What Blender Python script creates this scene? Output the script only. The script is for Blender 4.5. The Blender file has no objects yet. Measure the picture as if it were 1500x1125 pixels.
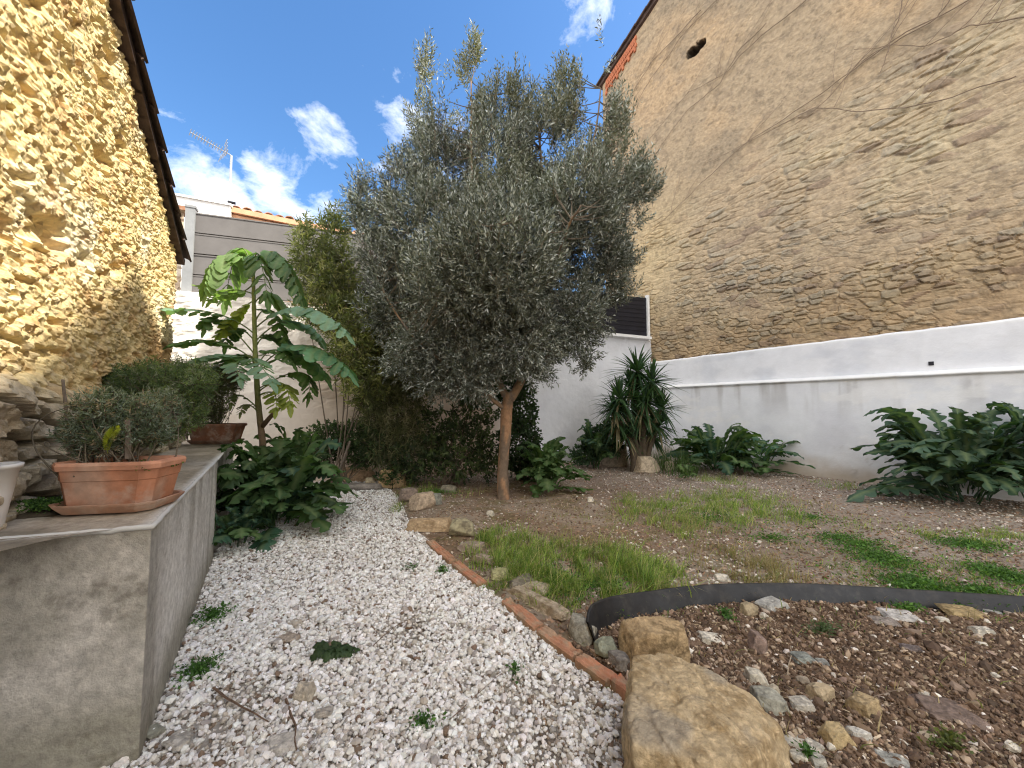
import bpy, math, random
import numpy as np
from mathutils import Vector, Matrix

# ------------------------------------------------------------------ camera, light, exposure
S = bpy.context.scene
C = S.collection
F, CH, PITCH = 560.0, 1.35, math.radians(3.5)
cd = bpy.data.cameras.new('camera'); cam = bpy.data.objects.new('camera', cd); C.objects.link(cam)
cd.sensor_width = 36; cd.lens = 36*F/1500; cd.clip_start = .05; cd.clip_end = 3000
cam.location = (0, 0, CH); cam.rotation_euler = (math.pi/2+PITCH, 0, 0)
S.camera = cam
SUN_EL, SUN_AZ = math.radians(49), math.atan2(1, -.15)      # azimuth measured from +Y towards +X
to_sun = Vector((math.sin(SUN_AZ)*math.cos(SUN_EL), math.cos(SUN_AZ)*math.cos(SUN_EL), math.sin(SUN_EL)))
sl = bpy.data.lights.new('sun', 'SUN'); sl.energy = 4.6; sl.angle = math.radians(.6); sl.color = (1, .93, .80)
so = bpy.data.objects.new('sun', sl); C.objects.link(so); so.rotation_euler = to_sun.to_track_quat('Z', 'Y').to_euler()
S.view_settings.view_transform = 'Standard'; S.view_settings.look = 'None'
S.view_settings.exposure = 1.12; S.view_settings.gamma = 1
S.cycles.use_denoising = True; S.cycles.pixel_filter_type = 'BLACKMAN_HARRIS'; S.cycles.filter_width = 1.15
S.cycles.max_bounces = 8; S.cycles.diffuse_bounces = 5

cP, sP = math.cos(PITCH), math.sin(PITCH)
def ray(px, py):
    u, v = (px-750)/F, (562.5-py)/F
    return np.array([u, cP-v*sP, sP+v*cP])
def at_y(px, py, Y): r = ray(px, py); return np.array([0, 0, CH])+r*(Y/r[1])
def at_z(px, py, z=0.): r = ray(px, py); return np.array([0, 0, CH])+r*((z-CH)/r[2])

W = bpy.data.worlds.new('World'); S.world = W; W.use_nodes = True
def world():
    nt = W.node_tree; nt.nodes.clear(); N = nt.nodes.new; L = nt.links.new
    sky = N('ShaderNodeTexSky'); sky.sky_type = 'NISHITA'; sky.sun_disc = False
    sky.sun_elevation = SUN_EL; sky.sun_rotation = SUN_AZ; sky.air_density = 1.0; sky.dust_density = .6; sky.ozone_density = 2.5
    b1 = N('ShaderNodeBackground'); b1.inputs[1].default_value = .135; hs = N('ShaderNodeHueSaturation'); hs.inputs['Saturation'].default_value = 1.2; L(sky.outputs[0], hs.inputs['Color']); L(hs.outputs[0], b1.inputs[0])
    b2 = N('ShaderNodeBackground'); b2.inputs[0].default_value = (1, .975, .945, 1); b2.inputs[1].default_value = 1.32
    tc = N('ShaderNodeTexCoord')
    def math_(op, a, b=None, c=None):
        n = N('ShaderNodeMath'); n.operation = op
        for i, q in enumerate((a, b, c)):
            if q is None: continue
            if isinstance(q, (int, float)): n.inputs[i].default_value = q
            else: L(q, n.inputs[i])
        return n.outputs[0]
    def noise(scale, det, rough, vec=None):
        n = N('ShaderNodeTexNoise'); n.inputs['Scale'].default_value = scale; n.inputs['Detail'].default_value = det
        n.inputs['Roughness'].default_value = rough; n.inputs['Distortion'].default_value = .3
        L(vec or tc.outputs['Generated'], n.inputs['Vector']); return n.outputs[0]
    mp = N('ShaderNodeMapping'); mp.inputs['Scale'].default_value = (1, 1, 1.5); L(tc.outputs['Generated'], mp.inputs['Vector'])
    fine = noise(7.5, 8, .62, mp.outputs[0])
    # cumulus puffs in the north sky (direction, cos of radius, strength)
    puffs = [(475, 208, .080, .92), (428, 268, .095, .94), (290, 292, .095, 1.0), (850, 12, .075, 1.0), (775, 38, .04, .6), (560, 165, .10, .5),
             (325, 150, .05, .38), (262, 195, .07, .45), (590, 210, .09, .6), (400, 180, .06, .4), (650, 260, .2, .7), (900, 40, .2, .42)]
    tot = None
    for px, py, rad, st in puffs:
        d = Vector(ray(px, py)).normalized()
        dp = N('ShaderNodeVectorMath'); dp.operation = 'DOT_PRODUCT'; L(tc.outputs['Generated'], dp.inputs[0]); dp.inputs[1].default_value = d
        mr = N('ShaderNodeMapRange'); mr.interpolation_type = 'SMOOTHSTEP'; L(dp.outputs['Value'], mr.inputs[0])
        mr.inputs[1].default_value = math.cos(rad*1.45); mr.inputs[2].default_value = 1.0; mr.inputs[3].default_value = 0; mr.inputs[4].default_value = st
        tot = mr.outputs[0] if tot is None else math_('MAXIMUM', tot, mr.outputs[0])
    m1 = math_('MULTIPLY_ADD', math_('SUBTRACT', fine, .5), 3.6, math_('MULTIPLY_ADD', tot, 1.5, -1.02))
    m1 = math_('MULTIPLY', m1, .62)
    # unseen broken cloud added towards the south and overhead to brighten the shaded garden
    big = noise(2.2, 9, .6, mp.outputs[0])
    sx = N('ShaderNodeSeparateXYZ'); L(tc.outputs['Generated'], sx.inputs[0])
    south = math_('MULTIPLY_ADD', sx.outputs[1], -2.2, 0.35)
    south = math_('MAXIMUM', math_('MINIMUM', south, 1.1), -.6)
    m2 = math_('MULTIPLY_ADD', big, 4.0, math_('ADD', south, -2.0))
    m2 = math_('MULTIPLY', m2, 1.0)
    m2 = math_('MINIMUM', math_('MAXIMUM', m2, 0), 1)
    sgate = math_('MINIMUM', math_('MAXIMUM', math_('MULTIPLY_ADD', sx.outputs[1], -4, 1.0), 0), 1)
    m2 = math_('MULTIPLY', m2, sgate)
    m1 = math_('MINIMUM', math_('MAXIMUM', m1, 0), 1)
    m = math_('MAXIMUM', m1, m2)
    mx = N('ShaderNodeMixShader'); L(m, mx.inputs[0]); L(b1.outputs[0], mx.inputs[1]); L(b2.outputs[0], mx.inputs[2])
    o = N('ShaderNodeOutputWorld'); L(mx.outputs[0], o.inputs[0])
world()

# ------------------------------------------------------------------ numpy helpers
rng = np.random.default_rng(7); random.seed(7)
def hsh(i, j, k, seed=0):
    h = (i.astype(np.int64)*374761393 + j.astype(np.int64)*668265263 + k.astype(np.int64)*2147483647 + seed*1274126177) & 0xffffffff
    h = ((h ^ (h >> 13))*1274126177) & 0xffffffff
    h = ((h ^ (h >> 16))*2246822519) & 0xffffffff
    return ((h ^ (h >> 15)) & 0xffffff)/float(0x1000000)
def vn(x, y, z=0., seed=0):
    x, y, z = np.broadcast_arrays(np.asarray(x, float), np.asarray(y, float), np.asarray(z, float))
    i, j, k = np.floor(x), np.floor(y), np.floor(z); fx, fy, fz = x-i, y-j, z-k
    fx, fy, fz = [t*t*(3-2*t) for t in (fx, fy, fz)]
    r = 0
    for a in (0, 1):
        for b in (0, 1):
            for c in (0, 1):
                r = r+hsh(i+a, j+b, k+c, seed)*(fx if a else 1-fx)*(fy if b else 1-fy)*(fz if c else 1-fz)
    return r
def fbm(x, y, z=0., o=4, seed=0, g=.5):
    s, a, t = 0, 1, 0
    for q in range(o):
        s = s+a*vn(x*2**q, y*2**q, np.asarray(z)*2**q, seed+q*17); t += a; a *= g
    return s/t-.5
def sst(a, b, x): t = np.clip((x-a)/(b-a), 0, 1); return t*t*(3-2*t)
def voro(u, v, seed=0):
    i, j = np.floor(u), np.floor(v); f1 = np.full(u.shape, 9.); f2 = f1.copy(); cid = np.zeros(u.shape)
    for a in (-1, 0, 1):
        for b in (-1, 0, 1):
            ci, cj = i+a, j+b
            qx = ci+.5+.85*(hsh(ci, cj, ci*0, seed)-.5); qy = cj+.5+.85*(hsh(ci, cj, ci*0+5, seed)-.5)
            d = np.sqrt((u-qx)**2+(v-qy)**2); h = hsh(ci, cj, ci*0+9, seed)
            n = d < f1; f2 = np.where(n, f1, np.minimum(f2, d)); cid = np.where(n, h, cid); f1 = np.where(n, d, f1)
    return f1, f2, cid
def lerp(a, b, t): return a+(b-a)*t
def colmix(a, b, t): t = np.asarray(t)[..., None]; return np.asarray(a)*(1-t)+np.asarray(b)*t

# ------------------------------------------------------------------ materials
MATS = {}
def mat(name, color=None, rough=.85, nscale=8., namt=.25, bump=.3, bscale=40., bdist=.01, trans=0., spec=.3, extra=None, color2=None, c2scale=3., c2lo=.5, c2hi=.62):
    """principled: base colour from a fixed colour or the 'Col' attribute, varied by noise, with a fine bump"""
    if name in MATS: return MATS[name]
    m = bpy.data.materials.new(name); m.use_nodes = True; nt = m.node_tree; N = nt.nodes.new; L = nt.links.new
    b = nt.nodes['Principled BSDF']; b.inputs['Roughness'].default_value = rough; b.inputs['Specular IOR Level'].default_value = spec
    tc = N('ShaderNodeTexCoord')
    if color is None:
        at = N('ShaderNodeAttribute'); at.attribute_name = 'Col'; col = at.outputs['Color']
    else:
        rgb = N('ShaderNodeRGB'); rgb.outputs[0].default_value = (*color, 1); col = rgb.outputs[0]
    def nz(sc, det=5):
        n = N('ShaderNodeTexNoise'); n.inputs['Scale'].default_value = sc; n.inputs['Detail'].default_value = det; n.inputs['Roughness'].default_value = .65
        L(tc.outputs['Object'], n.inputs['Vector']); return n.outputs[0]
    if color2 is not None:
        mr = N('ShaderNodeMapRange'); L(nz(c2scale, 8), mr.inputs[0]); mr.inputs[1].default_value = c2lo; mr.inputs[2].default_value = c2hi
        mx = N('ShaderNodeMix'); mx.data_type = 'RGBA'; L(mr.outputs[0], mx.inputs[0]); L(col, mx.inputs[6]); mx.inputs[7].default_value = (*color2, 1); col = mx.outputs[2]
    mr = N('ShaderNodeMapRange'); L(nz(nscale), mr.inputs[0]); mr.inputs[1].default_value = .3; mr.inputs[2].default_value = .7
    mr.inputs[3].default_value = 1-namt; mr.inputs[4].default_value = 1+namt
    vm = N('ShaderNodeVectorMath'); vm.operation = 'SCALE'; L(col, vm.inputs[0]); L(mr.outputs[0], vm.inputs['Scale'])
    L(vm.outputs[0], b.inputs['Base Color'])
    if bump:
        bp = N('ShaderNodeBump'); bp.inputs['Strength'].default_value = bump; bp.inputs['Distance'].default_value = bdist
        L(nz(bscale, 8), bp.inputs['Height']); L(bp.outputs[0], b.inputs['Normal'])
    if trans:
        t = N('ShaderNodeBsdfTranslucent'); sc = N('ShaderNodeVectorMath'); sc.operation = 'MULTIPLY'; L(vm.outputs[0], sc.inputs[0]); sc.inputs[1].default_value = (1.5, 1.8, .7)
        L(sc.outputs[0], t.inputs[0]); ms = N('ShaderNodeMixShader'); ms.inputs[0].default_value = trans
        L(b.outputs[0], ms.inputs[1]); L(t.outputs[0], ms.inputs[2]); L(ms.outputs[0], nt.nodes['Material Output'].inputs[0])
    MATS[name] = m; return m
M_rub_l = mat('rubble_ochre', nscale=22, namt=.25, bump=.8, bscale=60, bdist=.012)
M_rub_r = mat('rubble_tan', nscale=14, namt=.22, bump=.8, bscale=30, bdist=.016)
M_white = mat('limewash', nscale=3, namt=.07, bump=.35, bscale=30, bdist=.01, rough=.9)
M_conc = mat('stained_concrete', nscale=24, namt=.28, bump=.8, bscale=70, bdist=.008, rough=.92, color2=(.27, .25, .21), c2scale=16, c2lo=.60, c2hi=.80)
M_ground = mat('soil', nscale=30, namt=.3, bump=.8, bscale=90, bdist=.012, rough=.95, spec=.1)
M_pebble = mat('pebble', nscale=60, namt=.08, bump=.2, bscale=200, bdist=.003, rough=.75)
M_rock = mat('rock', nscale=38, namt=.30, bump=1., bscale=70, bdist=.014, rough=.88)
M_leaf = mat('leaf', nscale=20, namt=.14, bump=.25, bscale=60, bdist=.004, rough=.6, trans=.34, spec=.28)
M_oleaf = mat('olive_leaf', nscale=1.2, namt=.15, bump=0, rough=.5, trans=.10, spec=.4)
M_grass = mat('grass_blade', nscale=6, namt=.2, bump=0, rough=.6, trans=.3, spec=.3)
M_bark = mat('bark', nscale=20, namt=.25, bump=.9, bscale=50, bdist=.01, rough=.9)
M_terra = mat('terracotta', nscale=16, namt=.2, color2=(.50, .40, .33), c2scale=7, c2lo=.52, c2hi=.75, bump=.2, bscale=120, bdist=.002, rough=.75)
M_brick = mat('edging_clay', nscale=18, namt=.25, bump=.7, bscale=70, bdist=.008, rough=.9)
M_plastic = mat('black_plastic', color=(.022, .023, .026), nscale=9, namt=.35, bump=.15, bscale=12, bdist=.006, rough=.42, color2=(.06, .055, .05), c2scale=14, c2lo=.5, c2hi=.8)
M_grey = mat('grey_concrete_panel', color=(.15, .142, .14), nscale=2.5, namt=.12, bump=.2, bscale=60, bdist=.003, rough=.85)
M_post = mat('grey_post', color=(.26, .27, .28), nscale=5, namt=.12, bump=.2, bscale=60, bdist=.003, rough=.8)
M_dark = mat('dark_screen', color=(.012, .012, .018), nscale=5, namt=.3, bump=.1, rough=.5)
M_pwhite = mat('white_paint', color=(.74, .74, .73), nscale=5, namt=.06, bump=.1, bscale=30, bdist=.003, rough=.6)
M_metal = mat('galvanised', color=(.42, .44, .46), nscale=20, namt=.1, bump=0, rough=.4)
M_tile = mat('roof_tile', color=(.30, .15, .09), nscale=7, namt=.35, bump=.4, bscale=30, bdist=.01, rough=.85, color2=(.36, .30, .22), c2scale=5)
M_dtile = mat('dark_tile', color=(.075, .05, .042), nscale=9, namt=.4, bump=.5, bscale=30, bdist=.01, rough=.9)
M_rbrick = mat('orange_brick', color=(.46, .16, .08), nscale=6, namt=.25, bump=.4, bscale=30, bdist=.01, rough=.85)
M_cornice = mat('terracotta_render', color=(.62, .36, .22), nscale=4, namt=.15, bump=.2, bscale=30, rough=.85)
M_wood = mat('weathered_wood', color=(.16, .13, .105), nscale=30, namt=.3, bump=.6, bscale=60, bdist=.005, rough=.9)

# ------------------------------------------------------------------ object helpers
def tag(o, label=None, cat=None, group=None, kind=None):
    if label: o['label'] = label
    if cat: o['category'] = cat
    if group: o['group'] = group
    if kind: o['kind'] = kind
    return o
def thing(name, label, cat, loc=(0, 0, 0), group=None, rz=0.):
    o = bpy.data.objects.new(name, None); C.objects.link(o); o.location = [float(q) for q in loc]; o.rotation_euler = (0, 0, rz); o.empty_display_size = .1
    return tag(o, label, cat, group)
def mesh(name, V, Fs, m, col=None, parent=None, smooth=False, facecol=None):
    """V (n,3) world coords; Fs list of int arrays (k, sides)"""
    V = np.asarray(V, float).reshape(-1, 3)
    if parent is not None: V = V-np.array(parent.location)
    me = bpy.data.meshes.new(name)
    Fs = [np.asarray(f, np.int32) for f in (Fs if isinstance(Fs, list) else [Fs])]; Fs = [f for f in Fs if f.size]
    nl = sum(f.size for f in Fs); nf = sum(len(f) for f in Fs)
    me.vertices.add(len(V)); me.vertices.foreach_set('co', V.astype(np.float32).ravel())
    me.loops.add(nl); me.loops.foreach_set('vertex_index', np.concatenate([f.ravel() for f in Fs]))
    me.polygons.add(nf)
    sides = np.concatenate([np.full(len(f), f.shape[1], np.int32) for f in Fs]); st = np.concatenate([[0], np.cumsum(sides)[:-1]]).astype(np.int32)
    me.polygons.foreach_set('loop_start', st)
    me.polygons.foreach_set('use_smooth', np.full(nf, smooth))
    me.update(calc_edges=True); me.validate()
    if col is not None:
        col = np.asarray(col, float); 
        if col.ndim == 1: col = np.tile(col, (len(V), 1))
        a = me.color_attributes.new('Col', 'FLOAT_COLOR', 'POINT')
        a.data.foreach_set('color', np.c_[np.clip(col, 0, 1), np.ones(len(V))].astype(np.float32).ravel())
    me.materials.append(m)
    o = bpy.data.objects.new(name, me); C.objects.link(o)
    if parent is not None: o.parent = parent
    return o
class MB:
    def __init__(s): s.V = []; s.F = {}; s.C = []; s.n = 0
    def add(s, V, F_, col=(1, 1, 1)):
        V = np.asarray(V, float).reshape(-1, 3)
        for f in (F_ if isinstance(F_, list) else [F_]):
            f = np.asarray(f, np.int32)
            if f.size: s.F.setdefault(f.shape[1], []).append(f+s.n)
        c = np.asarray(col, float); s.C.append(np.tile(c, (len(V), 1)) if c.ndim == 1 else c)
        s.V.append(V); s.n += len(V)
    def build(s, name, m, parent=None, smooth=False):
        return mesh(name, np.concatenate(s.V), [np.concatenate(v) for v in s.F.values()], m, np.concatenate(s.C), parent, smooth)
def gridF(nu, nv):          # vertices ordered [u, v]
    i, j = np.meshgrid(np.arange(nu-1), np.arange(nv-1), indexing='ij'); a = (i*nv+j).ravel()
    return np.c_[a, a+nv, a+nv+1, a+1]
BOXF = np.array([[0, 3, 2, 1], [4, 5, 6, 7], [0, 1, 5, 4], [1, 2, 6, 5], [2, 3, 7, 6], [3, 0, 4, 7]])
def boxV(c, d1, d2, d3):    # centre and three half-axes
    c, d1, d2, d3 = map(lambda q: np.asarray(q, float), (c, d1, d2, d3))
    return np.array([c-d1-d2-d3, c+d1-d2-d3, c+d1+d2-d3, c-d1+d2-d3, c-d1-d2+d3, c+d1-d2+d3, c+d1+d2+d3, c-d1+d2+d3])
def tube(P, R, n=8, cap=True):
    P = np.asarray(P, float); R = np.broadcast_to(np.asarray(R, float), (len(P),)); T = np.gradient(P, axis=0)
    T /= np.linalg.norm(T, axis=1)[:, None]+1e-9
    ref = np.array([0, 0, 1.]) if abs(T[0, 2]) < .9 else np.array([1., 0, 0])
    A = np.cross(T, ref); A /= np.linalg.norm(A, axis=1)[:, None]+1e-9
    for q in range(1, len(A)):
        if A[q]@A[q-1] < 0: A[q] = -A[q]
    B = np.cross(T, A); th = np.arange(n)*2*np.pi/n
    V = P[:, None]+R[:, None, None]*(np.cos(th)[None, :, None]*A[:, None]+np.sin(th)[None, :, None]*B[:, None])
    m = len(P); i, j = np.meshgrid(np.arange(m-1), np.arange(n), indexing='ij'); a = (i*n+j).ravel(); b = (i*n+(j+1) % n).ravel()
    Fq = [np.c_[a, b, b+n, a+n]]
    if cap: Fq.append(np.array([list(range(n))[::-1]])); Fq.append(np.array([[(m-1)*n+q for q in range(n)]]))
    return V.reshape(-1, 3), Fq
def bez(a, b, c, n): t = np.linspace(0, 1, n)[:, None]; return (1-t)**2*np.asarray(a)+2*t*(1-t)*np.asarray(b)+t*t*np.asarray(c)
def rots(n, r=rng):         # random rotation matrices
    q = r.normal(size=(n, 4)); q /= np.linalg.norm(q, axis=1)[:, None]; w, x, y, z = q.T
    return np.stack([np.stack([1-2*(y*y+z*z), 2*(x*y-z*w), 2*(x*z+y*w)], -1), np.stack([2*(x*y+z*w), 1-2*(x*x+z*z), 2*(y*z-x*w)], -1), np.stack([2*(x*z-y*w), 2*(y*z+x*w), 1-2*(x*x+y*y)], -1)], 1)
def ico(sub):
    t = (1+5**.5)/2
    V = [(-1, t, 0), (1, t, 0), (-1, -t, 0), (1, -t, 0), (0, -1, t), (0, 1, t), (0, -1, -t), (0, 1, -t), (t, 0, -1), (t, 0, 1), (-t, 0, -1), (-t, 0, 1)]
    Fc = [(0, 11, 5), (0, 5, 1), (0, 1, 7), (0, 7, 10), (0, 10, 11), (1, 5, 9), (5, 11, 4), (11, 10, 2), (10, 7, 6), (7, 1, 8), (3, 9, 4), (3, 4, 2), (3, 2, 6), (3, 6, 8), (3, 8, 9), (4, 9, 5), (2, 4, 11), (6, 2, 10), (8, 6, 7), (9, 8, 1)]
    V = [np.array(v)/np.linalg.norm(v) for v in V]
    for _ in range(sub):
        mid = {}; G = []
        def md(a, b):
            k = (min(a, b), max(a, b))
            if k not in mid: p = V[a]+V[b]; V.append(p/np.linalg.norm(p)); mid[k] = len(V)-1
            return mid[k]
        for a, b, c in Fc: x, y, z = md(a, b), md(b, c), md(c, a); G += [(a, x, z), (b, y, x), (c, z, y), (x, y, z)]
        Fc = G
    return np.array(V), np.array(Fc)
ICO = {k: ico(k) for k in (0, 1, 3, 4, 5, 6)}

# ------------------------------------------------------------------ ground layout
EDGE = [(556, 700), (585, 730), (602, 765), (628, 792), (665, 822), (700, 851), (735, 880), (800, 928), (870, 975), (915, 1006), (940, 1035), (925, 1090), (905, 1200)]
STRIP = [(873, 950), (878, 928), (905, 913), (960, 898), (1015, 889), (1070, 882), (1150, 880), (1250, 885), (1330, 890), (1400, 893), (1500, 898), (1640, 912)]
edge_w = np.array([at_z(*p)[:2] for p in EDGE]); edge_w = np.r_[edge_w, [[edge_w[-1, 0]-.1, .2]]]
strip_w = np.array([at_z(*p)[:2] for p in STRIP])
def bed_line(x):            # y of the black strip for a given x
    return np.interp(x, strip_w[:, 0], strip_w[:, 1], left=strip_w[0, 1])
def edge_x(y): return np.interp(y, edge_w[::-1, 1], edge_w[::-1, 0])
def region(x, y):           # 0 path 1 lawn 2 bed
    x, y = np.asarray(x), np.asarray(y)
    r = np.where(x < edge_x(y), 0, np.where((y < bed_line(x)) , 2, 1))
    return np.where(y > edge_w[0, 1]+.25, 1, r)
def gh(x, y):
    x, y = np.asarray(x, float), np.asarray(y, float)
    r = region(x, y)
    h = .03*fbm(x*.9, y*.9, 0, 3, 5)
    bed = (r == 2)*sst(0, .25, bed_line(x)-y)
    return h+.035*bed*(1+1.2*fbm(x*2.1, y*2.1, 0, 3, 8))+.02*sst(0, .5, x-edge_x(y))*(r == 1)
def gpt(px, py):
    z = 0.
    for _ in range(3): p = at_z(px, py, z); z = float(gh(p[0], p[1]))
    p[2] = z; return p
big = mesh('ground', [(-60, -60, -.09), (60, -60, -.09), (60, 200, -.09), (-60, 200, -.09)], np.array([[0, 1, 2, 3]]), M_ground, (.12, .09, .065)); tag(big, kind='structure')
GX = np.arange(-5.6, 9.6, .026); GY = np.concatenate([np.arange(-.4, 4.2, .02), np.arange(4.2, 11.2, .04)])
gx, gy = np.meshgrid(GX, GY, indexing='ij')
reg = region(gx, gy)
gz = gh(gx, gy)+np.where(reg == 2, .045*fbm(gx*11, gy*11, 0, 4, 3, .65), np.where(reg == 1, .022*fbm(gx*9, gy*9, 0, 4, 4, .6), .006*fbm(gx*20, gy*20, 0, 2, 6)))
gz = gz-.012*(reg == 0)
n1 = fbm(gx*1.3, gy*1.3, 0, 4, 21)+.5; n2 = fbm(gx*7, gy*7, 0, 4, 22)+.5
c_lawn = colmix(colmix((.20, .14, .095), (.29, .235, .18), sst(.35, .65, n1)), (.15, .13, .05), sst(.5, .75, n2)*.6)
c_lawn = colmix(c_lawn, (.31, .27, .235), sst(1.5, 4.5, gx+.2*gy)*.6)
c_bed = colmix((.12, .078, .052), (.22, .15, .105), sst(.4, .7, n2))
c_path = colmix((.16, .13, .105), (.40, .365, .32), sst(.3, .6, n2))
gcol = np.where((reg == 0)[..., None], c_path, np.where((reg == 2)[..., None], c_bed, c_lawn)).reshape(-1, 3)
GV = np.c_[gx.ravel(), gy.ravel(), gz.ravel()]; GF = gridF(len(GX), len(GY)); fr = reg.ravel()[GF[:, 0]]
for k, nm in enumerate(('gravel_path', 'lawn_ground', 'planting_bed')):
    f = GF[fr == k]; u, inv = np.unique(f, return_inverse=True)
    tag(mesh(nm, GV[u], inv.reshape(-1, 4), M_ground, gcol[u], smooth=True), kind='structure')
def ground_z(x, y):
    """true height of the fine sheet"""
    i = np.clip(np.searchsorted(GX, x)-1, 0, len(GX)-2); j = np.clip(np.searchsorted(GY, y)-1, 0, len(GY)-2)
    return gz[i, j]

# ------------------------------------------------------------------ walls
class Wall:
    def __init__(s, p, d, n):
        s.p = np.array([*p, 0.]); s.d = np.array([*d, 0.])/math.hypot(*d); s.n = np.array([*n, 0.])/math.hypot(*n)
    def pix(s, px, py):
        r = ray(px, py); o = np.array([0, 0, CH]); t = ((s.p-o)@s.n)/(r@s.n); q = o+r*t; return float((q-s.p)@s.d), float(q[2])
    def P(s, a, z, off=0.):
        a, z, off = np.broadcast_arrays(np.asarray(a, float), np.asarray(z, float), np.asarray(off, float))
        return s.p+a[..., None]*s.d+off[..., None]*s.n+z[..., None]*np.array([0, 0, 1.])
LW = Wall((-1.20, 0), (-.65, 1), (1, .65))
RW = Wall((11.2, 0), (-.69, 1), (-1, -.69))
BW = Wall((-5.44, 6.15), (.903, .43), (.43, -.903))

# left building: ochre rubble wall
lroot = thing('stone_building', 'ochre rubble stone building on the left with a sloping dark tiled verge', 'building', LW.P(3., 0.))
a0, z0 = LW.pix(258, 372); a1, z1 = LW.pix(160, 0)
sl_l = (z1-z0)/(a1-a0)
def ltop(a): return z0+(a-a0)*sl_l
def left_relief(a, z):
    wx = a+.12*fbm(a*4, z*4, 0, 3, 1); wz = z+.10*fbm(a*4, z*4, 3, 3, 2)
    f1, f2, c = voro(wx/.115, wz/.07, 11); g = sst(.02, .55, f2-f1)
    F1, F2, c2 = voro(wx/.27+3, wz/.15, 12); G = sst(.02, .22, F2-F1)
    f3, f4, c3 = voro(wx/.045, wz/.032, 14)
    lo = 1-sst(1.30, 1.62, z+.35*fbm(a*1.2, z*1.2, 0, 3, 9))
    up = .016*g*(.2+c)+.035*fbm(a*3.1, z*3.1, 0, 4, 4, .6)+.042*fbm(a*13, z*17, 0, 4, 16, .68)-.075*sst(.13, .27, fbm(a*2.6, z*3.9, 7, 4, 6))+.014*sst(0, .5, f4-f3)*(.3+c3)
    pits = -.040*sst(.66, .84, vn(a*15+3*fbm(a*5, z*5, 0, 2, 33), z*24, 0, 31)); up = up+pits
    lw = .10*G*(.45+.9*c2)+.11*fbm(a*5, z*7, 0, 5, 5, .62)-.06*(1-G)+.07*fbm(a*1.5, z*2, 0, 3, 15)
    h = lerp(up, lw+.06, lo)
    t1 = fbm(a*1.4, z*1.6, 0, 4, 41)+.5; t2 = fbm(a*7, z*9, 0, 3, 42)+.5
    cu = colmix((.74, .60, .32), (.62, .44, .21), sst(.5, .85, c)*.6); cu = colmix(cu, (.68, .64, .50), sst(.55, .75, t1)*.6); cu = colmix(cu, (.50, .28, .11), sst(.60, .76, t2)*.6); cu = colmix(cu, (.44, .36, .25), sst(.72, .9, c3)*.5)
    cl = colmix((.42, .36, .27), (.55, .48, .36), c2); cl = colmix(cl, (.20, .165, .13), sst(.55, .7, t2)*.6); cl = colmix(cl, (.13, .11, .085), (1-G)*.4)
    orange_lit = sst(.3, .5, 1-np.abs(z-1.75)/.6)*sst(.45, .6, t1)  # orange band above the lower stones, sunlit warmth put into the colour
    cu = colmix(cu, (.55, .32, .13), orange_lit*.7)
    return h, colmix(cu, cl, lo)
def wall_grid(Wl, As, zb, ztop, nz, relief, zpow=1.):
    t = np.linspace(0, 1, nz); A, T = np.meshgrid(As, t, indexing='ij'); B = np.broadcast_to(np.asarray(zb, float), As.shape)[:, None]
    Z = B+(ztop(As)[:, None]-B)*T; h, c = relief(A, Z)
    return Wl.P(A, Z, h).reshape(-1, 3), gridF(len(As), nz), np.asarray(c).reshape(-1, 3)
a_end = LW.pix(254, 450)[0]
As = np.concatenate([np.arange(-3, .9, .12), np.arange(.9, a_end, .0125)])
mb = MB(); V, Fq, cc = wall_grid(LW, As, 0., ltop, 400, left_relief); mb.add(V, Fq[:, ::-1], cc)
e = MB()
hx, ce = left_relief(np.full(300, As[-1]), np.linspace(0, 1, 300)*ltop(As[-1:])[0])   # the end return of the wall
offs = np.linspace(0, 1, 30)
Vr = np.stack([LW.P(As[-1]+.02*np.sin(q*9), np.linspace(0, 1, 300)*ltop(As[-1:])[0], hx*(1-q)-.5*q) for q in offs]).reshape(-1, 3)
mb.add(Vr, gridF(30, 300)[:, ::-1], np.tile(ce, (30, 1)))
mb.build('wall', M_rub_l, lroot, smooth=False)
# verge: overlapping dark tiles lying along the slope
mb = MB(); ta = np.arange(a_end+.16, -3, -.42); dv = np.array([*LW.d[:2]*1., sl_l]); dv /= np.linalg.norm(dv); upv = np.cross(LW.n, dv); upv *= np.sign(upv[2])
for q, a in enumerate(ta):
    for r_ in range(4):
        c_ = LW.P(a-.22, ltop(a-.22)+.05+.008*math.sin(q*2.1), .03-r_*.26)
        up_end = upv*(.02)
        n_ = 9; th = np.linspace(0, np.pi, n_); rad = .105
        prof = np.array([np.cos(th)*rad, np.sin(th)*.055]).T; prof_i = np.array([np.cos(th)*(rad-.016), np.sin(th)*.055-.016]).T
        PP = np.r_[prof, prof_i[::-1]]
        e0 = c_+dv*.25-upv*.0+PP[:, :1]*LW.n+PP[:, 1:]*upv; e1 = c_-dv*.25-upv*.035+PP[:, :1]*LW.n*.85+PP[:, 1:]*upv
        V = np.r_[e0, e1]; k = len(PP); idx = np.arange(k); nx = (idx+1) % k
        mb.add(V, [np.c_[idx, nx, nx+k, idx+k], np.array([list(range(k))[::-1]]), np.array([list(range(k, 2*k))])])
bx_a = np.linspace(a_end+.12, -3, 40)
for i in range(39):
    aa, ab = bx_a[i], bx_a[i+1]; am = (aa+ab)/2; mb.add(boxV(LW.P(am, ltop(am)-.01, -.42), dv*abs(aa-ab)/2*1.2, LW.n*.49, upv*.035), BOXF)
mb.build('roof', M_dtile, lroot)

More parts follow.
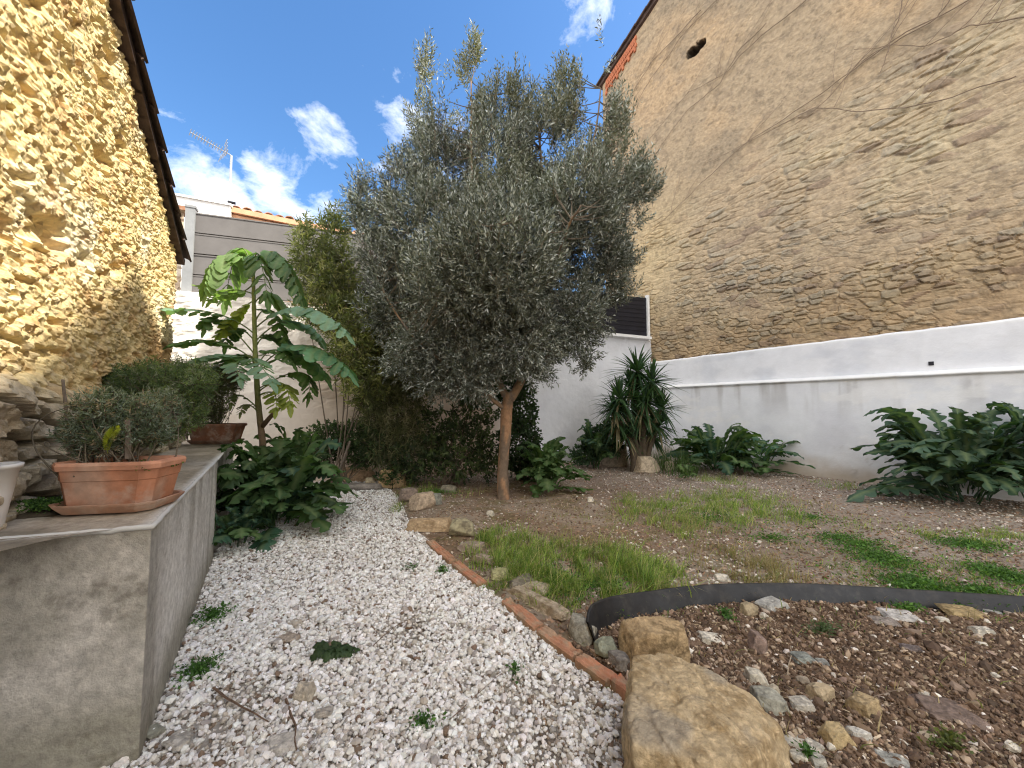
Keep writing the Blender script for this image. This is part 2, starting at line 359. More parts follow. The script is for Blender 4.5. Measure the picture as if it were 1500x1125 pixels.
# right building
aR_far, _ = RW.pix(884, 130); zR = RW.pix(884, 128)[1]; a2, zR2 = RW.pix(968, 0); sl_r = (zR2-zR)/(aR_far-a2)
a_peak = a2-10.5  # unseen peak, placed to set how high the roof shadow reaches
def rtop(a): a = np.asarray(a, float); z = zR+(aR_far-a)*sl_r; zp = zR+(aR_far-a_peak)*sl_r; return np.where(a > a_peak, z, zp-(a_peak-a)*sl_r)
rroot = thing('tall_house', 'tall tan stone and render house gable rising on the right', 'building', RW.P(6., 0.))
L1 = [RW.pix(*q) for q in [(900, 480), (960, 330), (1060, 290), (1150, 220), (1230, 130), (1400, 60), (1500, 10)]]
L1 = np.array(sorted(L1))
zb_w = [RW.pix(985, 527), RW.pix(1500, 465)]
def band_top(a): return np.interp(a, [zb_w[1][0], zb_w[0][0]], [zb_w[1][1], zb_w[0][1]])
hole = RW.pix(1020, 73)
def right_relief(a, z):
    wx = a+.16*fbm(a*2.5, z*2.5, 0, 3, 51); wz = z+.09*fbm(a*2.2, z*2.5, 3, 3, 52)
    f1, f2, c = voro(wx/.40, wz/.125, 53); g = sst(.0, .30, f2-f1)
    f3, f4, c4 = voro(wx/.22, wz/.10, 54); g4 = sst(.03, .25, f4-f3)
    small = sst(0, 1., (5.2-z)/1.2+1.5*fbm(a*.6, z*.6, 0, 3, 55)); g = lerp(g, g4, small); c = lerp(c, c4, small)
    pl = sst(-.5, .7, z-np.interp(a, L1[:, 0], L1[:, 1])+1.8*fbm(a*.8, z*.8, 0, 4, 56))
    fill = sst(-.12, .12, fbm(a*1.6, z*1.9, 0, 4, 57))                 # mortar still fills joints in places
    h = .045*g*(.3+.9*c)*(1-.75*fill)+.028*fbm(a*6, z*11, 0, 5, 58, .62)+.06*fbm(a*.7, z*.7, 0, 3, 59)
    hp = .055+.030*fbm(a*11, z*11, 0, 5, 60, .65)+.04*fbm(a*.9, z*.9, 0, 3, 61)
    h = lerp(h, hp, pl)
    dh = np.sqrt(np.maximum(0, ((a-hole[0])/.24)**2+((z-hole[1])/.17)**2+2.6*fbm(a*6, z*6, 0, 4, 62, .6))); h = h-.4*(1-sst(.6, 1.0, dh))
    t = fbm(a*.55, z*.55, 0, 5, 63)+.5; t2 = fbm(a*6, z*9, 0, 3, 64)+.5
    cs = colmix((.50, .375, .245), (.41, .35, .265), sst(.45, .9, c)); cs = colmix(cs, (.58, .475, .31), sst(.50, .7, t)*.6); cs = colmix(cs, (.51, .38, .25), fill*.6); cs = colmix(cs, (.30, .20, .14), sst(.85, .95, c)*.6); cs = colmix(cs, (.17, .13, .095), sst(.64, .8, t2)*.35)
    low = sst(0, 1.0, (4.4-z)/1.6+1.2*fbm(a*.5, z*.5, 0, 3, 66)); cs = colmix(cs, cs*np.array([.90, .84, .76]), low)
    cp = colmix((.53, .375, .23), (.45, .34, .225), sst(.4, .65, t)); cp = colmix(cp, (.36, .27, .185), sst(.57, .72, t2)*.55)
    cp = colmix(cp, (.30, .235, .165), sst(.5, .7, fbm(a*1.1, z*.8, 4, 4, 67)+.5)*.5)
    bounce_yel = np.exp(-((a-RW.pix(955, 380)[0])/1.1)**2-((z-RW.pix(955, 380)[1])/1.7)**2)  # warm bounced light painted on the wall near the tree as a yellow patch
    cc = colmix(cs, cp, pl); cc = colmix(cc, (.66, .50, .28), bounce_yel*.7)
    cc = cc*np.array([.84, .865, .87]); cc = colmix(cc, cc*.70, sst(.53, .68, fbm(a*9, z*9, 0, 5, 68, .7)+.5)*.8); cc = colmix(cc, (.05, .04, .03), 1-sst(.9, 1.1, dh))  # hole is a real recess; its near-black colour adds the shade inside
    return h, cc
AR = np.arange(RW.pix(1530, 300)[0], aR_far, .024)
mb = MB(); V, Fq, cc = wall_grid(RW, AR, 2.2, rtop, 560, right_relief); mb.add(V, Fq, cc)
AR2 = np.append(np.arange(-16, AR[0]-.05, .3), AR[0]); V, Fq, cc = wall_grid(RW, AR2, 0., rtop, 90, right_relief); mb.add(V, Fq, cc)  # unseen stretch of house, extended behind the camera to shade the planter
# far return and the rear of the block
Vb = [RW.P(aR_far, 0., 0.), RW.P(aR_far, rtop(aR_far), 0.), RW.P(aR_far, rtop(aR_far), -8.), RW.P(aR_far, 0., -8.), RW.P(-16, 0., 0.), RW.P(-16, rtop(-16), 0.), RW.P(-16, rtop(-16), -8.), RW.P(-16, 0., -8.)]
mb.add(np.array(Vb), np.array([[0, 1, 2, 3], [7, 6, 5, 4]]), (.36, .28, .19))
mb.build('wall', M_rub_r, rroot)
mb = MB()
for (ea, eb) in ((aR_far+.12, a_peak), (a_peak, -16.3)):
    za, zb_ = (rtop(a_peak)-(ea-a_peak)*sl_r if ea > a_peak else rtop(ea)), (rtop(eb))
    A_ = RW.P(ea, float(za)+.10, -3.9); B_ = RW.P(eb, float(zb_)+.10, -3.9); d_ = B_-A_; ln = np.linalg.norm(d_); d_ /= ln; up_ = np.cross(RW.n, d_); up_ *= np.sign(up_[2])
    mb.add(boxV((A_+B_)/2, d_*ln/2, RW.n*4.02, up_*.06), BOXF)
    nt_ = int(ln/.42)
    for q in range(nt_): mb.add(boxV(A_+d_*(q+.5)*ln/nt_+RW.n*3.99+up_*(.065), d_*.24+up_*.012, RW.n*.10, up_*.022), BOXF)
mb.build('roof', M_dtile, rroot)
mb = MB(); b0, _ = RW.pix(890, 120); b1, _ = RW.pix(935, 60); nb = 16
for q in range(nb):
    for r_ in range(4):
        a = lerp(b0, b1, (q+.5)/nb); w_ = abs(b1-b0)/nb/2*.9; dp = .09+.12*r_
        if r_ == 3 and q % 3: continue
        c_ = RW.P(a+.03*(r_ % 2), float(rtop(a))-dp-.02, .075); d_ = RW.d-np.array([0, 0, sl_r]); d_ /= np.linalg.norm(d_)
        mb.add(boxV(c_, d_*w_, RW.n*.03, np.array([0, 0, .052])), BOXF)
mb.build('brick_verge', M_rbrick, rroot)
bm_a = np.arange(RW.pix(1560, 450)[0], RW.pix(925, 560)[0], .03)
# white painted band below the stonework, on the house
Zs = np.linspace(0, 1, 60); A, T = np.meshgrid(bm_a, Zs, indexing='ij'); rag = band_top(A)+.035*fbm(A*3, 0, 0, 4, 71)+.0
Z = 1.7+(rag-1.7)*T; h = .10+.012*fbm(A*2, Z*2, 0, 4, 72)+.004*fbm(A*14, Z*14, 0, 3, 73)-.06*sst(.97, 1, T)
cw = colmix((.70, .71, .74), (.55, .57, .62), sst(.5, .75, fbm(A*1.6, Z*3.4, 0, 5, 74)+.5)*.55); cw = colmix(cw, (.80, .80, .80), sst(.9, .97, T)*.6)
mb = MB(); mb.add(RW.P(A, Z, h).reshape(-1, 3), gridF(*A.shape), cw.reshape(-1, 3)); mb.build('painted_band', M_white, rroot, True)

# low garden wall along the right with a rounded ledge
ledge_pts = [RW.pix(1000, 566), RW.pix(1500, 541)]
zl = lambda a: np.interp(a, [ledge_pts[1][0], ledge_pts[0][0]], [ledge_pts[1][1], ledge_pts[0][1]])
gw_off = .24
prof = [(.10, .045), (.16, .035), (.215, .012), (.245, -.012), (.248, -.03), (.225, -.045), (.205, -.055)]
rows = [(-.0, o_, dz) for o_, dz in prof]
zrow = np.linspace(0, 1, 70)[1:]
A = np.tile(bm_a[:, None], (1, len(prof)+len(zrow)))
Z = np.zeros_like(A); O = np.zeros_like(A); bulge = .008*fbm(bm_a*2.5, 0, 0, 3, 81)
for i, (o_, dz) in enumerate(prof): Z[:, i] = zl(bm_a)+dz+bulge; O[:, i] = o_+.006*fbm(bm_a*5, i, 0, 3, 82)
for i, t in enumerate(zrow): Z[:, len(prof)+i] = (zl(bm_a)-.055)*(1-t)-.08*t+bulge*(1-t); O[:, len(prof)+i] = .205+.012*fbm(bm_a*1.5, t*3, 0, 4, 83)
drip = sst(.5, .8, vn(A*5.5, Z*.35, 0, 84)+.35*fbm(A*20, Z*1.5, 0, 3, 85))*sst(1.0, 1.8, Z)
cg = colmix((.69, .705, .735), (.60, .61, .65), sst(.45, .7, fbm(A*.9, Z*1.4, 0, 5, 86)+.5)); cg = colmix(cg, (.30, .28, .26), drip*.5)
cg = colmix(cg, (.40, .33, .25), sst(.55, .0, Z+.5*fbm(A*2.5, Z*3, 0, 5, 87, .65))*.85); cg = colmix(cg, (.33, .30, .27), sst(.60, .72, fbm(A*5, Z*5, 0, 5, 88, .7)+.5)*sst(.9, .1, Z)*.6); cg = colmix(cg, (.74, .74, .74), sst(.57, .64, fbm(A*1.3, Z*2.6, 0, 5, 89, .6)+.5)*.6); cg[:, :4] = (.74, .74, .73)
gw = mesh('garden_wall', RW.P(A, Z, O).reshape(-1, 3), gridF(*A.shape), M_white, cg.reshape(-1, 3), smooth=True)
tag(gw, 'low whitewashed garden wall with a rounded ledge along the foot of the tall house', 'garden wall')
q = RW.pix(1366, 533); o = mesh('vent_hole', boxV(RW.P(q[0], q[1], .112), RW.d*.03, RW.n*.006, (0, 0, .03)), BOXF, M_dark); tag(o, 'small dark square vent hole in the white band above the ledge', 'vent')

# back garden wall
s_l, z_l = BW.pix(255, 425); s_m, z_m = BW.pix(520, 452); s_r, z_r = BW.pix(930, 494)
def btop(s): return np.interp(s, [s_l, s_m, s_r], [z_l, z_m, z_r])
As = np.arange(-.9, 10.9, .025); nzb = 130; A, T = np.meshgrid(As, np.linspace(0, 1, nzb), indexing='ij'); Z = -.08+(btop(A)+.02*fbm(A*3, 0, 0, 3, 91)+.08)*T
rough_w = 1-sst(2.2, 4.2, A); low = sst(2.2, 1.2, Z)
f1, f2, c = voro((A+.1*fbm(A*3, Z*3, 0, 3, 95))/.33, (Z+.05*fbm(A*3, Z*3, 4, 3, 96))/.17, 92); g = sst(.02, .3, f2-f1)
h = rough_w*(1-.9*low)*(.03*g*(.2+c)*sst(-.1, .15, fbm(A*1.3, Z*1.3, 0, 3, 90))+.10*fbm(A*2.6, Z*4.2, 0, 5, 93, .6))+.012*fbm(A*3, Z*3, 0, 4, 94)+.008*fbm(A*12, Z*12, 0, 3, 99)
cb = colmix((.74, .69, .62), (.60, .52, .43), sst(.5, .7, fbm(A*1.4, Z*1.7, 0, 5, 97)+.5)*.8); cb = colmix(cb, (.60, .50, .40), sst(1.9, 1.0, Z)*.35)
cool_shade = sst(5., 6.5, A); cb = colmix(cb, colmix((.70, .71, .73), (.60, .61, .65), fbm(A*2, Z*2, 0, 4, 98)+.5), cool_shade)  # bluish white on the right run puts its sky-lit shade into the colour
beige = sst(1.2, 2.6, A)*(1-cool_shade)*sst(2.9, 2.2, Z); cb = colmix(cb, (.56, .44, .34), beige*.75)
V = BW.P(A, Z, h).reshape(-1, 3); mb = MB(); mb.add(V, gridF(*A.shape), cb.reshape(-1, 3))
capV = np.stack([BW.P(As, btop(As)+.02*fbm(As*3, 0, 0, 3, 91)-.004*(k == 0), -.0-.35*k) for k in (0, 1)], 1).reshape(-1, 3); mb.add(capV, gridF(len(As), 2), (.62, .58, .52))
bw = mb.build('back_wall', M_white, None, False); tag(bw, 'whitewashed rough stone garden wall across the back behind the olive tree', 'garden wall')

# grey concrete fence on top of the back wall
fb = Wall(BW.P(0, 0, -.17)[:2], BW.d[:2], BW.n[:2])
f_l, zt_l = fb.pix(288, 312); f_r, zt_r = fb.pix(560, 348); _, zbt = fb.pix(288, 424)
froot = thing('concrete_fence', 'dark grey concrete plank fence with a pale end post on top of the back wall', 'fence', fb.P(f_l, zbt))
ztop_f = lambda s: zt_l+(zt_r-zt_l)*(s-f_l)/(f_r-f_l)
fend = fb.pix(640, 400)[0]
spans = [(f_l, f_l+(fend-f_l)/2-.04), (f_l+(fend-f_l)/2+.04, fend)]
hgt = (zt_l-zbt)+.12
for (sa, sb) in spans:
    for k in range(4):
        mb = MB(); hh = hgt/4; m_ = (sa+sb)/2; zc = ztop_f(m_)-hh*(k+.5); sl_ = (zt_r-zt_l)/(f_r-f_l); dd = np.array([*fb.d[:2], sl_])
        mb.add(boxV(fb.P(m_, zc, .004*(k % 2)), dd*(sb-sa)/2, fb.n*.025, (0, 0, hh/2-.006)), BOXF)
        for e_ in (-1, 1): mb.add(boxV(fb.P(m_, zc+e_*(hh/2-.02), .012), dd*(sb-sa)/2*.999, fb.n*.024, (0, 0, .010)), BOXF)
        mb.build('plank', M_grey, froot)
pa, pzt = fb.pix(281, 307)
mb = MB(); mb.add(boxV(fb.P(pa, (pzt+zbt-.3)/2, .01), fb.d*.065, fb.n*.07, (0, 0, (pzt-zbt+.3)/2)), BOXF); mb.add(boxV(fb.P(pa, pzt+.02, .01), fb.d*.075, fb.n*.08, (0, 0, .02)), BOXF); mb.build('post', M_post, froot)
pm = (spans[0][1]+spans[1][0])/2
mb = MB(); mb.add(boxV(fb.P(pm, ztop_f(pm)-hgt/2, .03), fb.d*.06, fb.n*.06, (0, 0, hgt/2+.03)), BOXF); mb.build('post', M_post, froot)

def screen(pl, pt, pr, pb, label, frame=True, off=-.03):
    w = Wall(BW.P(0, 0, off)[:2], BW.d[:2], BW.n[:2]); sa, _ = w.pix(pl, pt[0]); sb, _ = w.pix(pr, pt[1]); zt = [w.pix(pl, pt[0])[1], w.pix(pr, pt[1])[1]]; zb_ = [w.pix(pl, pb[0])[1], w.pix(pr, pb[1])[1]]
    r = thing('dark_screen', label, 'privacy screen', w.P(sa, zb_[0]))
    V = np.concatenate([np.array([w.P(sa, zb_[0], o), w.P(sb, zb_[1], o), w.P(sb, zt[1], o), w.P(sa, zt[0], o)]) for o in (-.03, 0)])
    mb = MB(); mb.add(V, np.array([[0, 1, 2, 3], [7, 6, 5, 4], [0, 4, 5, 1], [1, 5, 6, 2], [2, 6, 7, 3], [3, 7, 4, 0]]))
    for q in range(9): f0 = (q+.5)/9; pa_ = w.P(sa, lerp(zb_[0], zt[0], f0), .006); pb_ = w.P(sb, lerp(zb_[1], zt[1], f0), .006); mb.add(boxV((pa_+pb_)/2, (pb_-pa_)/2*.998, w.n*.005, (0, 0, (zt[0]-zb_[0])/9*.40)), BOXF)
    mb.build('panel', M_dark, r)
    n_ = 4
    for q in range(1, n_):
        mb = MB(); s_ = lerp(sa, sb, q/n_); mb.add(boxV(w.P(s_, lerp((zb_[0]+zt[0])/2, (zb_[1]+zt[1])/2, q/n_), .012), w.d*.012, w.n*.011, (0, 0, (zt[0]-zb_[0])/2)), BOXF); mb.build('batten', M_dark, r)
    if frame:
        mb = MB(); mb.add(boxV(w.P(sb+.05, (zb_[1]+zt[1])/2-.03, .0), w.d*.035, w.n*.05, (0, 0, (zt[1]-zb_[1])/2+.10)), BOXF); mb.build('post', M_pwhite, r)
        mb = MB(); dd = w.P(sb, zb_[1])-w.P(sa, zb_[0]); mb.add(boxV((w.P(sa, zb_[0]-.065)+w.P(sb, zb_[1]-.065))/2+w.n*.09, dd/2, w.n*.10, (0, 0, .035)), BOXF); mb.build('sill', M_pwhite, r)
    return r
screen(670, (412, 436), 946, (467, 493), 'black screen panel with white sill and post at the right end of the back wall', True, -.02)
screen(500, (424, 428), 640, (447, 458), 'low dark blue screen strip between wall and grey fence, left of the olive', False, -.06)

# buildings beyond the back wall
def far_wall(off): return Wall(BW.P(0, 0, off)[:2], BW.d[:2], BW.n[:2])
nw = far_wall(-.5); sa, zt = nw.pix(262, 312); sb, _ = nw.pix(271, 312)
nr = thing('neighbour_wall', 'narrow pale rubble wall with tile capping squeezed left of the grey fence post', 'wall', nw.P(sa, 0))
As_ = np.linspace(sa-1.6, sb, 70); A, Zg = np.meshgrid(As_, np.linspace(2.6, zt, 60), indexing='ij'); f1, f2, c = voro(A/.3, Zg/.17, 101); hh = .04*sst(.02, .25, f2-f1)+.03*fbm(A*4, Zg*4, 0, 4, 102)
mesh('wall', nw.P(A, Zg, hh).reshape(-1, 3), gridF(*A.shape), M_rub_r, colmix((.62, .54, .44), (.48, .38, .28), sst(.5, .7, c)).reshape(-1, 3), nr)
mb = MB()
for q in range(9): mb.add(boxV(nw.P(lerp(sa-1.5, sb-.06, q/8), zt+.04+.012*(q % 2), .0), nw.d*.10, nw.n*.16, (0, 0, .035)), BOXF)
mb.build('capping', M_tile, nr)
hw = far_wall(-2.6); sa, _ = hw.pix(225, 300); sb, zt = hw.pix(338, 290); _, zt0 = hw.pix(240, 285)
wr = thing('white_house', 'plain white rendered house behind the grey fence, left of the tiled roof', 'house', hw.P(sa, 0))
mb = MB(); mb.add(boxV(hw.P((sa+sb)/2, 2.9, -1.5), hw.d*(sb-sa)/2, hw.n*1.5, (0, 0, 2.9+(zt-5.8)/2)), BOXF); mb.build('wall', M_pwhite, wr)
mb = MB(); mb.add(boxV(hw.P((sa+sb)/2, 2.9+2.9+(zt-5.8)/2+.02, -1.5), hw.d*((sb-sa)/2+.02), hw.n*1.53, (0, 0, .025)), BOXF); mb.build('parapet', M_pwhite, wr)
ow = far_wall(-2.9); sa, zt = ow.pix(339, 305); sb, zt2 = ow.pix(552, 349)
orr = thing('tiled_house', 'house with terracotta cornice and barrel tile roof edge beyond the grey fence', 'house', ow.P(sa, 0))
send = sb+3.5; slp = (zt2-zt)/(sb-sa)
dd = np.array([*ow.d[:2], slp])
mid = (sa+send)/2; zmid = zt+slp*(mid-sa)
mesh('wall', boxV(ow.P(mid, zmid/2-.2, -2.2), dd*(send-sa)/2, ow.n*2.0, (0, 0, zmid/2)), BOXF, M_cornice, None, orr)
mb = MB()
for k, (oo, dz, th) in enumerate(((0.02, -.42, .07), (.10, -.26, .07), (.18, -.11, .06))): mb.add(boxV(ow.P(mid, zmid+dz, oo-.2), dd*(send-sa)/2, ow.n*(.22), (0, 0, th)), BOXF)
mb.build('cornice', M_cornice, orr)
mb = MB()
nt_ = int((send-sa)/.22)
for q in range(nt_):
    s_ = sa+.11+q*.22; th = np.linspace(0, np.pi, 8); rr = .105
    pr_ = np.array([[np.cos(t)*rr, np.sin(t)*.085] for t in th]+[[np.cos(t)*(rr-.018), np.sin(t)*.065] for t in th[::-1]])
    base = ow.P(s_, zt+slp*(s_-sa)-.035+.012*math.sin(q*1.7), .10+.03*math.sin(q*2.9)); bk = base-ow.n*3.5+np.array([0, 0, .75])
    V = np.r_[base+pr_[:, :1]*ow.d+pr_[:, 1:]*np.array([0, 0, 1.]), bk+pr_[:, :1]*ow.d+pr_[:, 1:]*np.array([0, 0, 1.])]
    k = len(pr_); i_ = np.arange(k); nx = (i_+1) % k; mb.add(V, [np.c_[i_, nx, nx+k, i_+k], np.array([list(range(k))[::-1]])])
mb.build('roof', M_tile, orr)

# aerial
aw = far_wall(-2.7); s_, zt_ = aw.pix(339, 228); _, zb_ = aw.pix(339, 320)
top = aw.P(s_, zt_); ar = thing('tv_aerial', 'thin rooftop television aerial on a grey mast in front of the clouds', 'aerial', aw.P(s_, zb_-.4))
V, Fq = tube([aw.P(s_, zb_-.6), aw.P(s_, zt_)], .024, 8); mesh('mast', V, Fq, M_metal, None, ar)
tip = aw.P(aw.pix(284, 204)[0], aw.pix(284, 204)[1], .25); root_ = aw.P(aw.pix(336, 226)[0], aw.pix(336, 226)[1])
mb = MB(); V, Fq = tube([tip, root_+(root_-tip)*.05], .010, 6); mb.add(V, Fq)
bd = (root_-tip)/np.linalg.norm(root_-tip); side = np.cross(bd, [0, 0, 1.]); side /= np.linalg.norm(side); upb = np.cross(side, bd)
for q in range(14):
    c_ = lerp(tip, root_, q/14.); ev = upb*.055+side*.05; V, Fq = tube([c_-ev, c_+ev], .007, 5); mb.add(V, Fq)
mb.build('boom', M_metal, ar)
mb = MB()
for q in range(7):
    c_ = root_-bd*.06; a_ = -.6+1.2*q/6; p_ = c_+upb*.30*math.sin(a_)*1.3-bd*.12*abs(math.sin(a_))
    V, Fq = tube([p_-side*.16, p_+side*.16], .007, 5); mb.add(V, Fq)
mb.build('reflector', M_metal, ar)
V, Fq = tube([aw.P(s_-.03, lerp(zb_, zt_, .25)), aw.P(s_+.12, lerp(zb_, zt_, .25))], .035, 8); mesh('bracket', V, Fq, M_dark, None, ar)

# overhead cables in the sky by the tall house
for q, (pa, pb, lab) in enumerate((((880, 130, 15.), (1050, -70, 9.), 'thin overhead cable running up beside the tall house roof, upper of two'), ((872, 150, 15.), (1075, -70, 9.), 'thin overhead cable running up beside the tall house roof, lower of two'))):
    A_ = at_y(pa[0], pa[1], pa[2]); B_ = at_y(pb[0], pb[1], pb[2]); P_ = bez(A_, (A_+B_)/2-np.array([0, 0, .25]), B_, 12)
    V, Fq = tube(P_, .007, 5); tag(mesh('overhead_cable', V, Fq, M_dark), lab, 'cable', 'overhead cables')

# bare creeper on the tall house
def creeper():
    r = thing('bare_creeper', 'leafless brown creeper stems spreading across the tall house wall', 'climbing plant', RW.P(RW.pix(960, 330)[0], RW.pix(960, 330)[1]))
    lines = [[(1440, -10), (1320, 60), (1200, 142), (1100, 205), (1010, 290), (950, 345)], [(1200, -10), (1120, 52), (1070, 108), (1010, 140), (955, 205)], [(1065, -10), (1000, 60), (955, 120), (930, 165)],
             [(1500, 112), (1400, 150), (1250, 166), (1195, 160), (1110, 205), (1040, 240)], [(1330, -10), (1305, 60), (1290, 112)], [(1510, 30), (1420, 42), (1350, 72), (1260, 75)], [(1130, 30), (1080, 80), (1060, 120), (1010, 165), (940, 260)], [(1400, 0), (1360, 40), (1290, 80), (1230, 130), (1170, 190)], [(1030, 20), (960, 90), (925, 150)]]
    for li, l in enumerate(lines):
        mb = MB()
        q = np.array([RW.pix(*p) for p in l]); t = np.linspace(0, len(q)-1, 60); a = np.interp(t, range(len(q)), q[:, 0]); z = np.interp(t, range(len(q)), q[:, 1])
        a = a+.22*fbm(t*1.2, li, 0, 4, 111); z = z+.22*fbm(t*1.2, li+9, 0, 4, 112)
        V, Fq = tube(RW.P(a, z, .10), np.linspace(.012, .006, 60)*.8, 5); mb.add(V, Fq, (.21, .155, .11))
        for k in range(4):
            i = rng.integers(5, 55); L_ = rng.uniform(.3, 1.1); dr = rng.uniform(-2.5, 0); tt = np.linspace(0, 1, 10)
            aa = a[i]+L_*tt*dr*.6+.08*fbm(tt*4, k, 0, 3, li); zz = z[i]+L_*tt+.08*fbm(tt*4, k+5, 0, 3, li)
            zz = np.minimum(zz, rtop(aa)-.1); V, Fq = tube(RW.P(aa, zz, .10), np.linspace(.007, .003, 10), 4); mb.add(V, Fq, (.24, .18, .13))
        mb.build('stem', M_bark, r)
creeper()

# ------------------------------------------------------------------ planter (raised concrete bed)
PZ = .88
A_ = at_z(222, 770, PZ); B_ = at_z(319, 672, PZ); C_ = at_z(343, 646, PZ); Lf = at_z(-60, 795, PZ); Lf = A_+(Lf-A_)*2.2
inner = A_+(C_-A_)*1.0
def pgrid(P0, P1, nu, nv, colf, amp=.006, zb=-.06, z1=PZ, bow=0.):
    u, v = np.meshgrid(np.linspace(0, 1, nu), np.linspace(0, 1, nv), indexing='ij'); P = P0[None, None]*(1-u[..., None])+P1[None, None]*u[..., None]
    P = P.copy(); P[..., 2] = zb+(z1-zb)*v; d = (P1-P0)[:2]; n = np.array([d[1], -d[0], 0])/np.linalg.norm(d)
    P += n*(amp*fbm(P[..., 0]*5, P[..., 1]*5, P[..., 2]*5, 4, 121)[..., None]*np.minimum(1, np.minimum(u, 1-u)*20)[..., None])
    L_ = u*np.linalg.norm(d); return P.reshape(-1, 3), gridF(nu, nv), colf(L_, P[..., 2]).reshape(-1, 3)
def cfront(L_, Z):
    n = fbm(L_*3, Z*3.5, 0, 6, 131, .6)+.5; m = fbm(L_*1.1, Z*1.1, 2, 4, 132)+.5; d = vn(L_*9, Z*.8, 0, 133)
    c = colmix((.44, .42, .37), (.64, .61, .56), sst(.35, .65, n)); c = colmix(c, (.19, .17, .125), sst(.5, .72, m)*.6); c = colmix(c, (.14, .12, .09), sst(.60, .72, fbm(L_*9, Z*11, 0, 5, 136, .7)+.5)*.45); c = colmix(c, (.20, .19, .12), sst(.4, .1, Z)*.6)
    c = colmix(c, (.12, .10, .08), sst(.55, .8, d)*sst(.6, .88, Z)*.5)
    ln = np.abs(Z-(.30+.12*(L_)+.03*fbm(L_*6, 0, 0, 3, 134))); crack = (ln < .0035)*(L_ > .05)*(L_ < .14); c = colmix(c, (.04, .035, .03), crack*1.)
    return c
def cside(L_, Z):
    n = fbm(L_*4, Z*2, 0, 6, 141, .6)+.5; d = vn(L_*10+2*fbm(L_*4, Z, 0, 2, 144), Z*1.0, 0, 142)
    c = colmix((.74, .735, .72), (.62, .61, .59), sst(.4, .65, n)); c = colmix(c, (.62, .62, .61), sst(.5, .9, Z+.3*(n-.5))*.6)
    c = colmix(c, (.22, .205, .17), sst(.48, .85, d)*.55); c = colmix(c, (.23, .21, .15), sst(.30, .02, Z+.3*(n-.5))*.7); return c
mb = MB()
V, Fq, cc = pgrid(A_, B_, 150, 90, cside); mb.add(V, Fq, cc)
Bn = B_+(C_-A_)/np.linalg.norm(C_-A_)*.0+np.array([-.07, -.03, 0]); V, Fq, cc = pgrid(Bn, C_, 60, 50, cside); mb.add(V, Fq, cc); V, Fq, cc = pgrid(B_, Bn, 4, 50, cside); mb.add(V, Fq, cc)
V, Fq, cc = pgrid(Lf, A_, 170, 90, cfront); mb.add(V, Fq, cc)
# top surface: strips from outer edge towards the stone wall
us = np.linspace(0, 1, 160); outer = np.concatenate([Lf[None]*(1-us[:60, None]/us[59])+A_[None]*(us[:60, None]/us[59]), A_[None]*(1-np.linspace(0, 1, 60)[:, None])+B_[None]*np.linspace(0, 1, 60)[:, None], B_[None]*(1-np.linspace(0, 1, 40)[:, None])+C_[None]*np.linspace(0, 1, 40)[:, None]])
inn = outer.copy(); aa = (inn-LW.p)@LW.d; inn = LW.P(aa+.2, PZ, .02)
inn[:60] = np.linspace(LW.P(-1.5, PZ, .02), LW.P(((A_-LW.p)@LW.d)+.2, PZ, .02), 60)
nv = 50; vv = np.linspace(0, 1, nv); T = outer[:, None]*(1-vv[None, :, None])+inn[:, None]*vv[None, :, None]
T[..., 2] = PZ+.008*fbm(T[..., 0]*6, T[..., 1]*6, 0, 4, 151)-.006*(vv[None] < .02)
nT = fbm(T[..., 0]*3, T[..., 1]*3, 0, 5, 152)+.5; rim = sst(.06, .0, np.linalg.norm(T-outer[:, None], axis=-1))
cT = colmix((.42, .37, .30), (.27, .235, .18), sst(.4, .65, nT)); cT = colmix(cT, (.66, .65, .62), rim*.85); 
mb.add(T.reshape(-1, 3), gridF(len(outer), nv)[:, ::-1], cT.reshape(-1, 3))
pr = mb.build('raised_planter', M_conc, None, True); tag(pr, 'raised concrete planter with stained front and pale side on the left', 'planter')
md = pr.modifiers.new('edge', 'EDGE_SPLIT'); md.split_angle = math.radians(40)
# rounded pale arris
mb = MB(); V, Fq = tube(np.concatenate([outer[:60], outer[61:120], outer[121:]])+np.array([0, 0, -.004])+rng.normal(0, .0012, (158, 3)), .0105, 8)
ao = mesh('render_lip', V, Fq, M_white, (.62, .62, .60), smooth=True); ao.parent = pr
# soil heap in the planter next to the rubble wall
def blobpatch(name, pts, z, amp, m, col, seed, hgt=.03, nn=40):
    c = np.mean(pts, 0); u = np.linspace(0, 2*np.pi, 64, endpoint=False)
    ang = np.arctan2(pts[:, 1]-c[1], pts[:, 0]-c[0]); rr = np.linalg.norm(pts[:, :2]-c[:2], axis=1); o_ = np.argsort(ang); ang = np.r_[ang[o_]-2*np.pi, ang[o_], ang[o_]+2*np.pi]; rr = np.tile(rr[o_], 3)
    R = np.interp(((u+np.pi) % (2*np.pi))-np.pi, ang, rr); t = np.linspace(0, 1, 24); U, T_ = np.meshgrid(np.arange(64), t, indexing='ij')
    x = c[0]+np.cos(u)[:, None]*R[:, None]*t; y = c[1]+np.sin(u)[:, None]*R[:, None]*t; zz = z-.012+hgt*(1-t[None]**3)+amp*fbm(x*14, y*14, 0, 4, seed)*(1-t[None]**6)
    V = np.stack([x, y, zz], -1).reshape(-1, 3); i, j = np.meshgrid(np.arange(64), np.arange(23), indexing='ij'); a = (i*24+j).ravel(); b = (((i+1) % 64)*24+j).ravel()
    return mesh(name, V, np.c_[a, a+1, b+1, b], m, col, smooth=True)
sp = np.array([at_z(*p, PZ) for p in [(-80, 770), (90, 757), (105, 735), (60, 725), (-80, 735)]])
tag(blobpatch('planter_soil', sp, PZ, .03, M_ground, (.10, .08, .055), 5, .03), kind='structure')

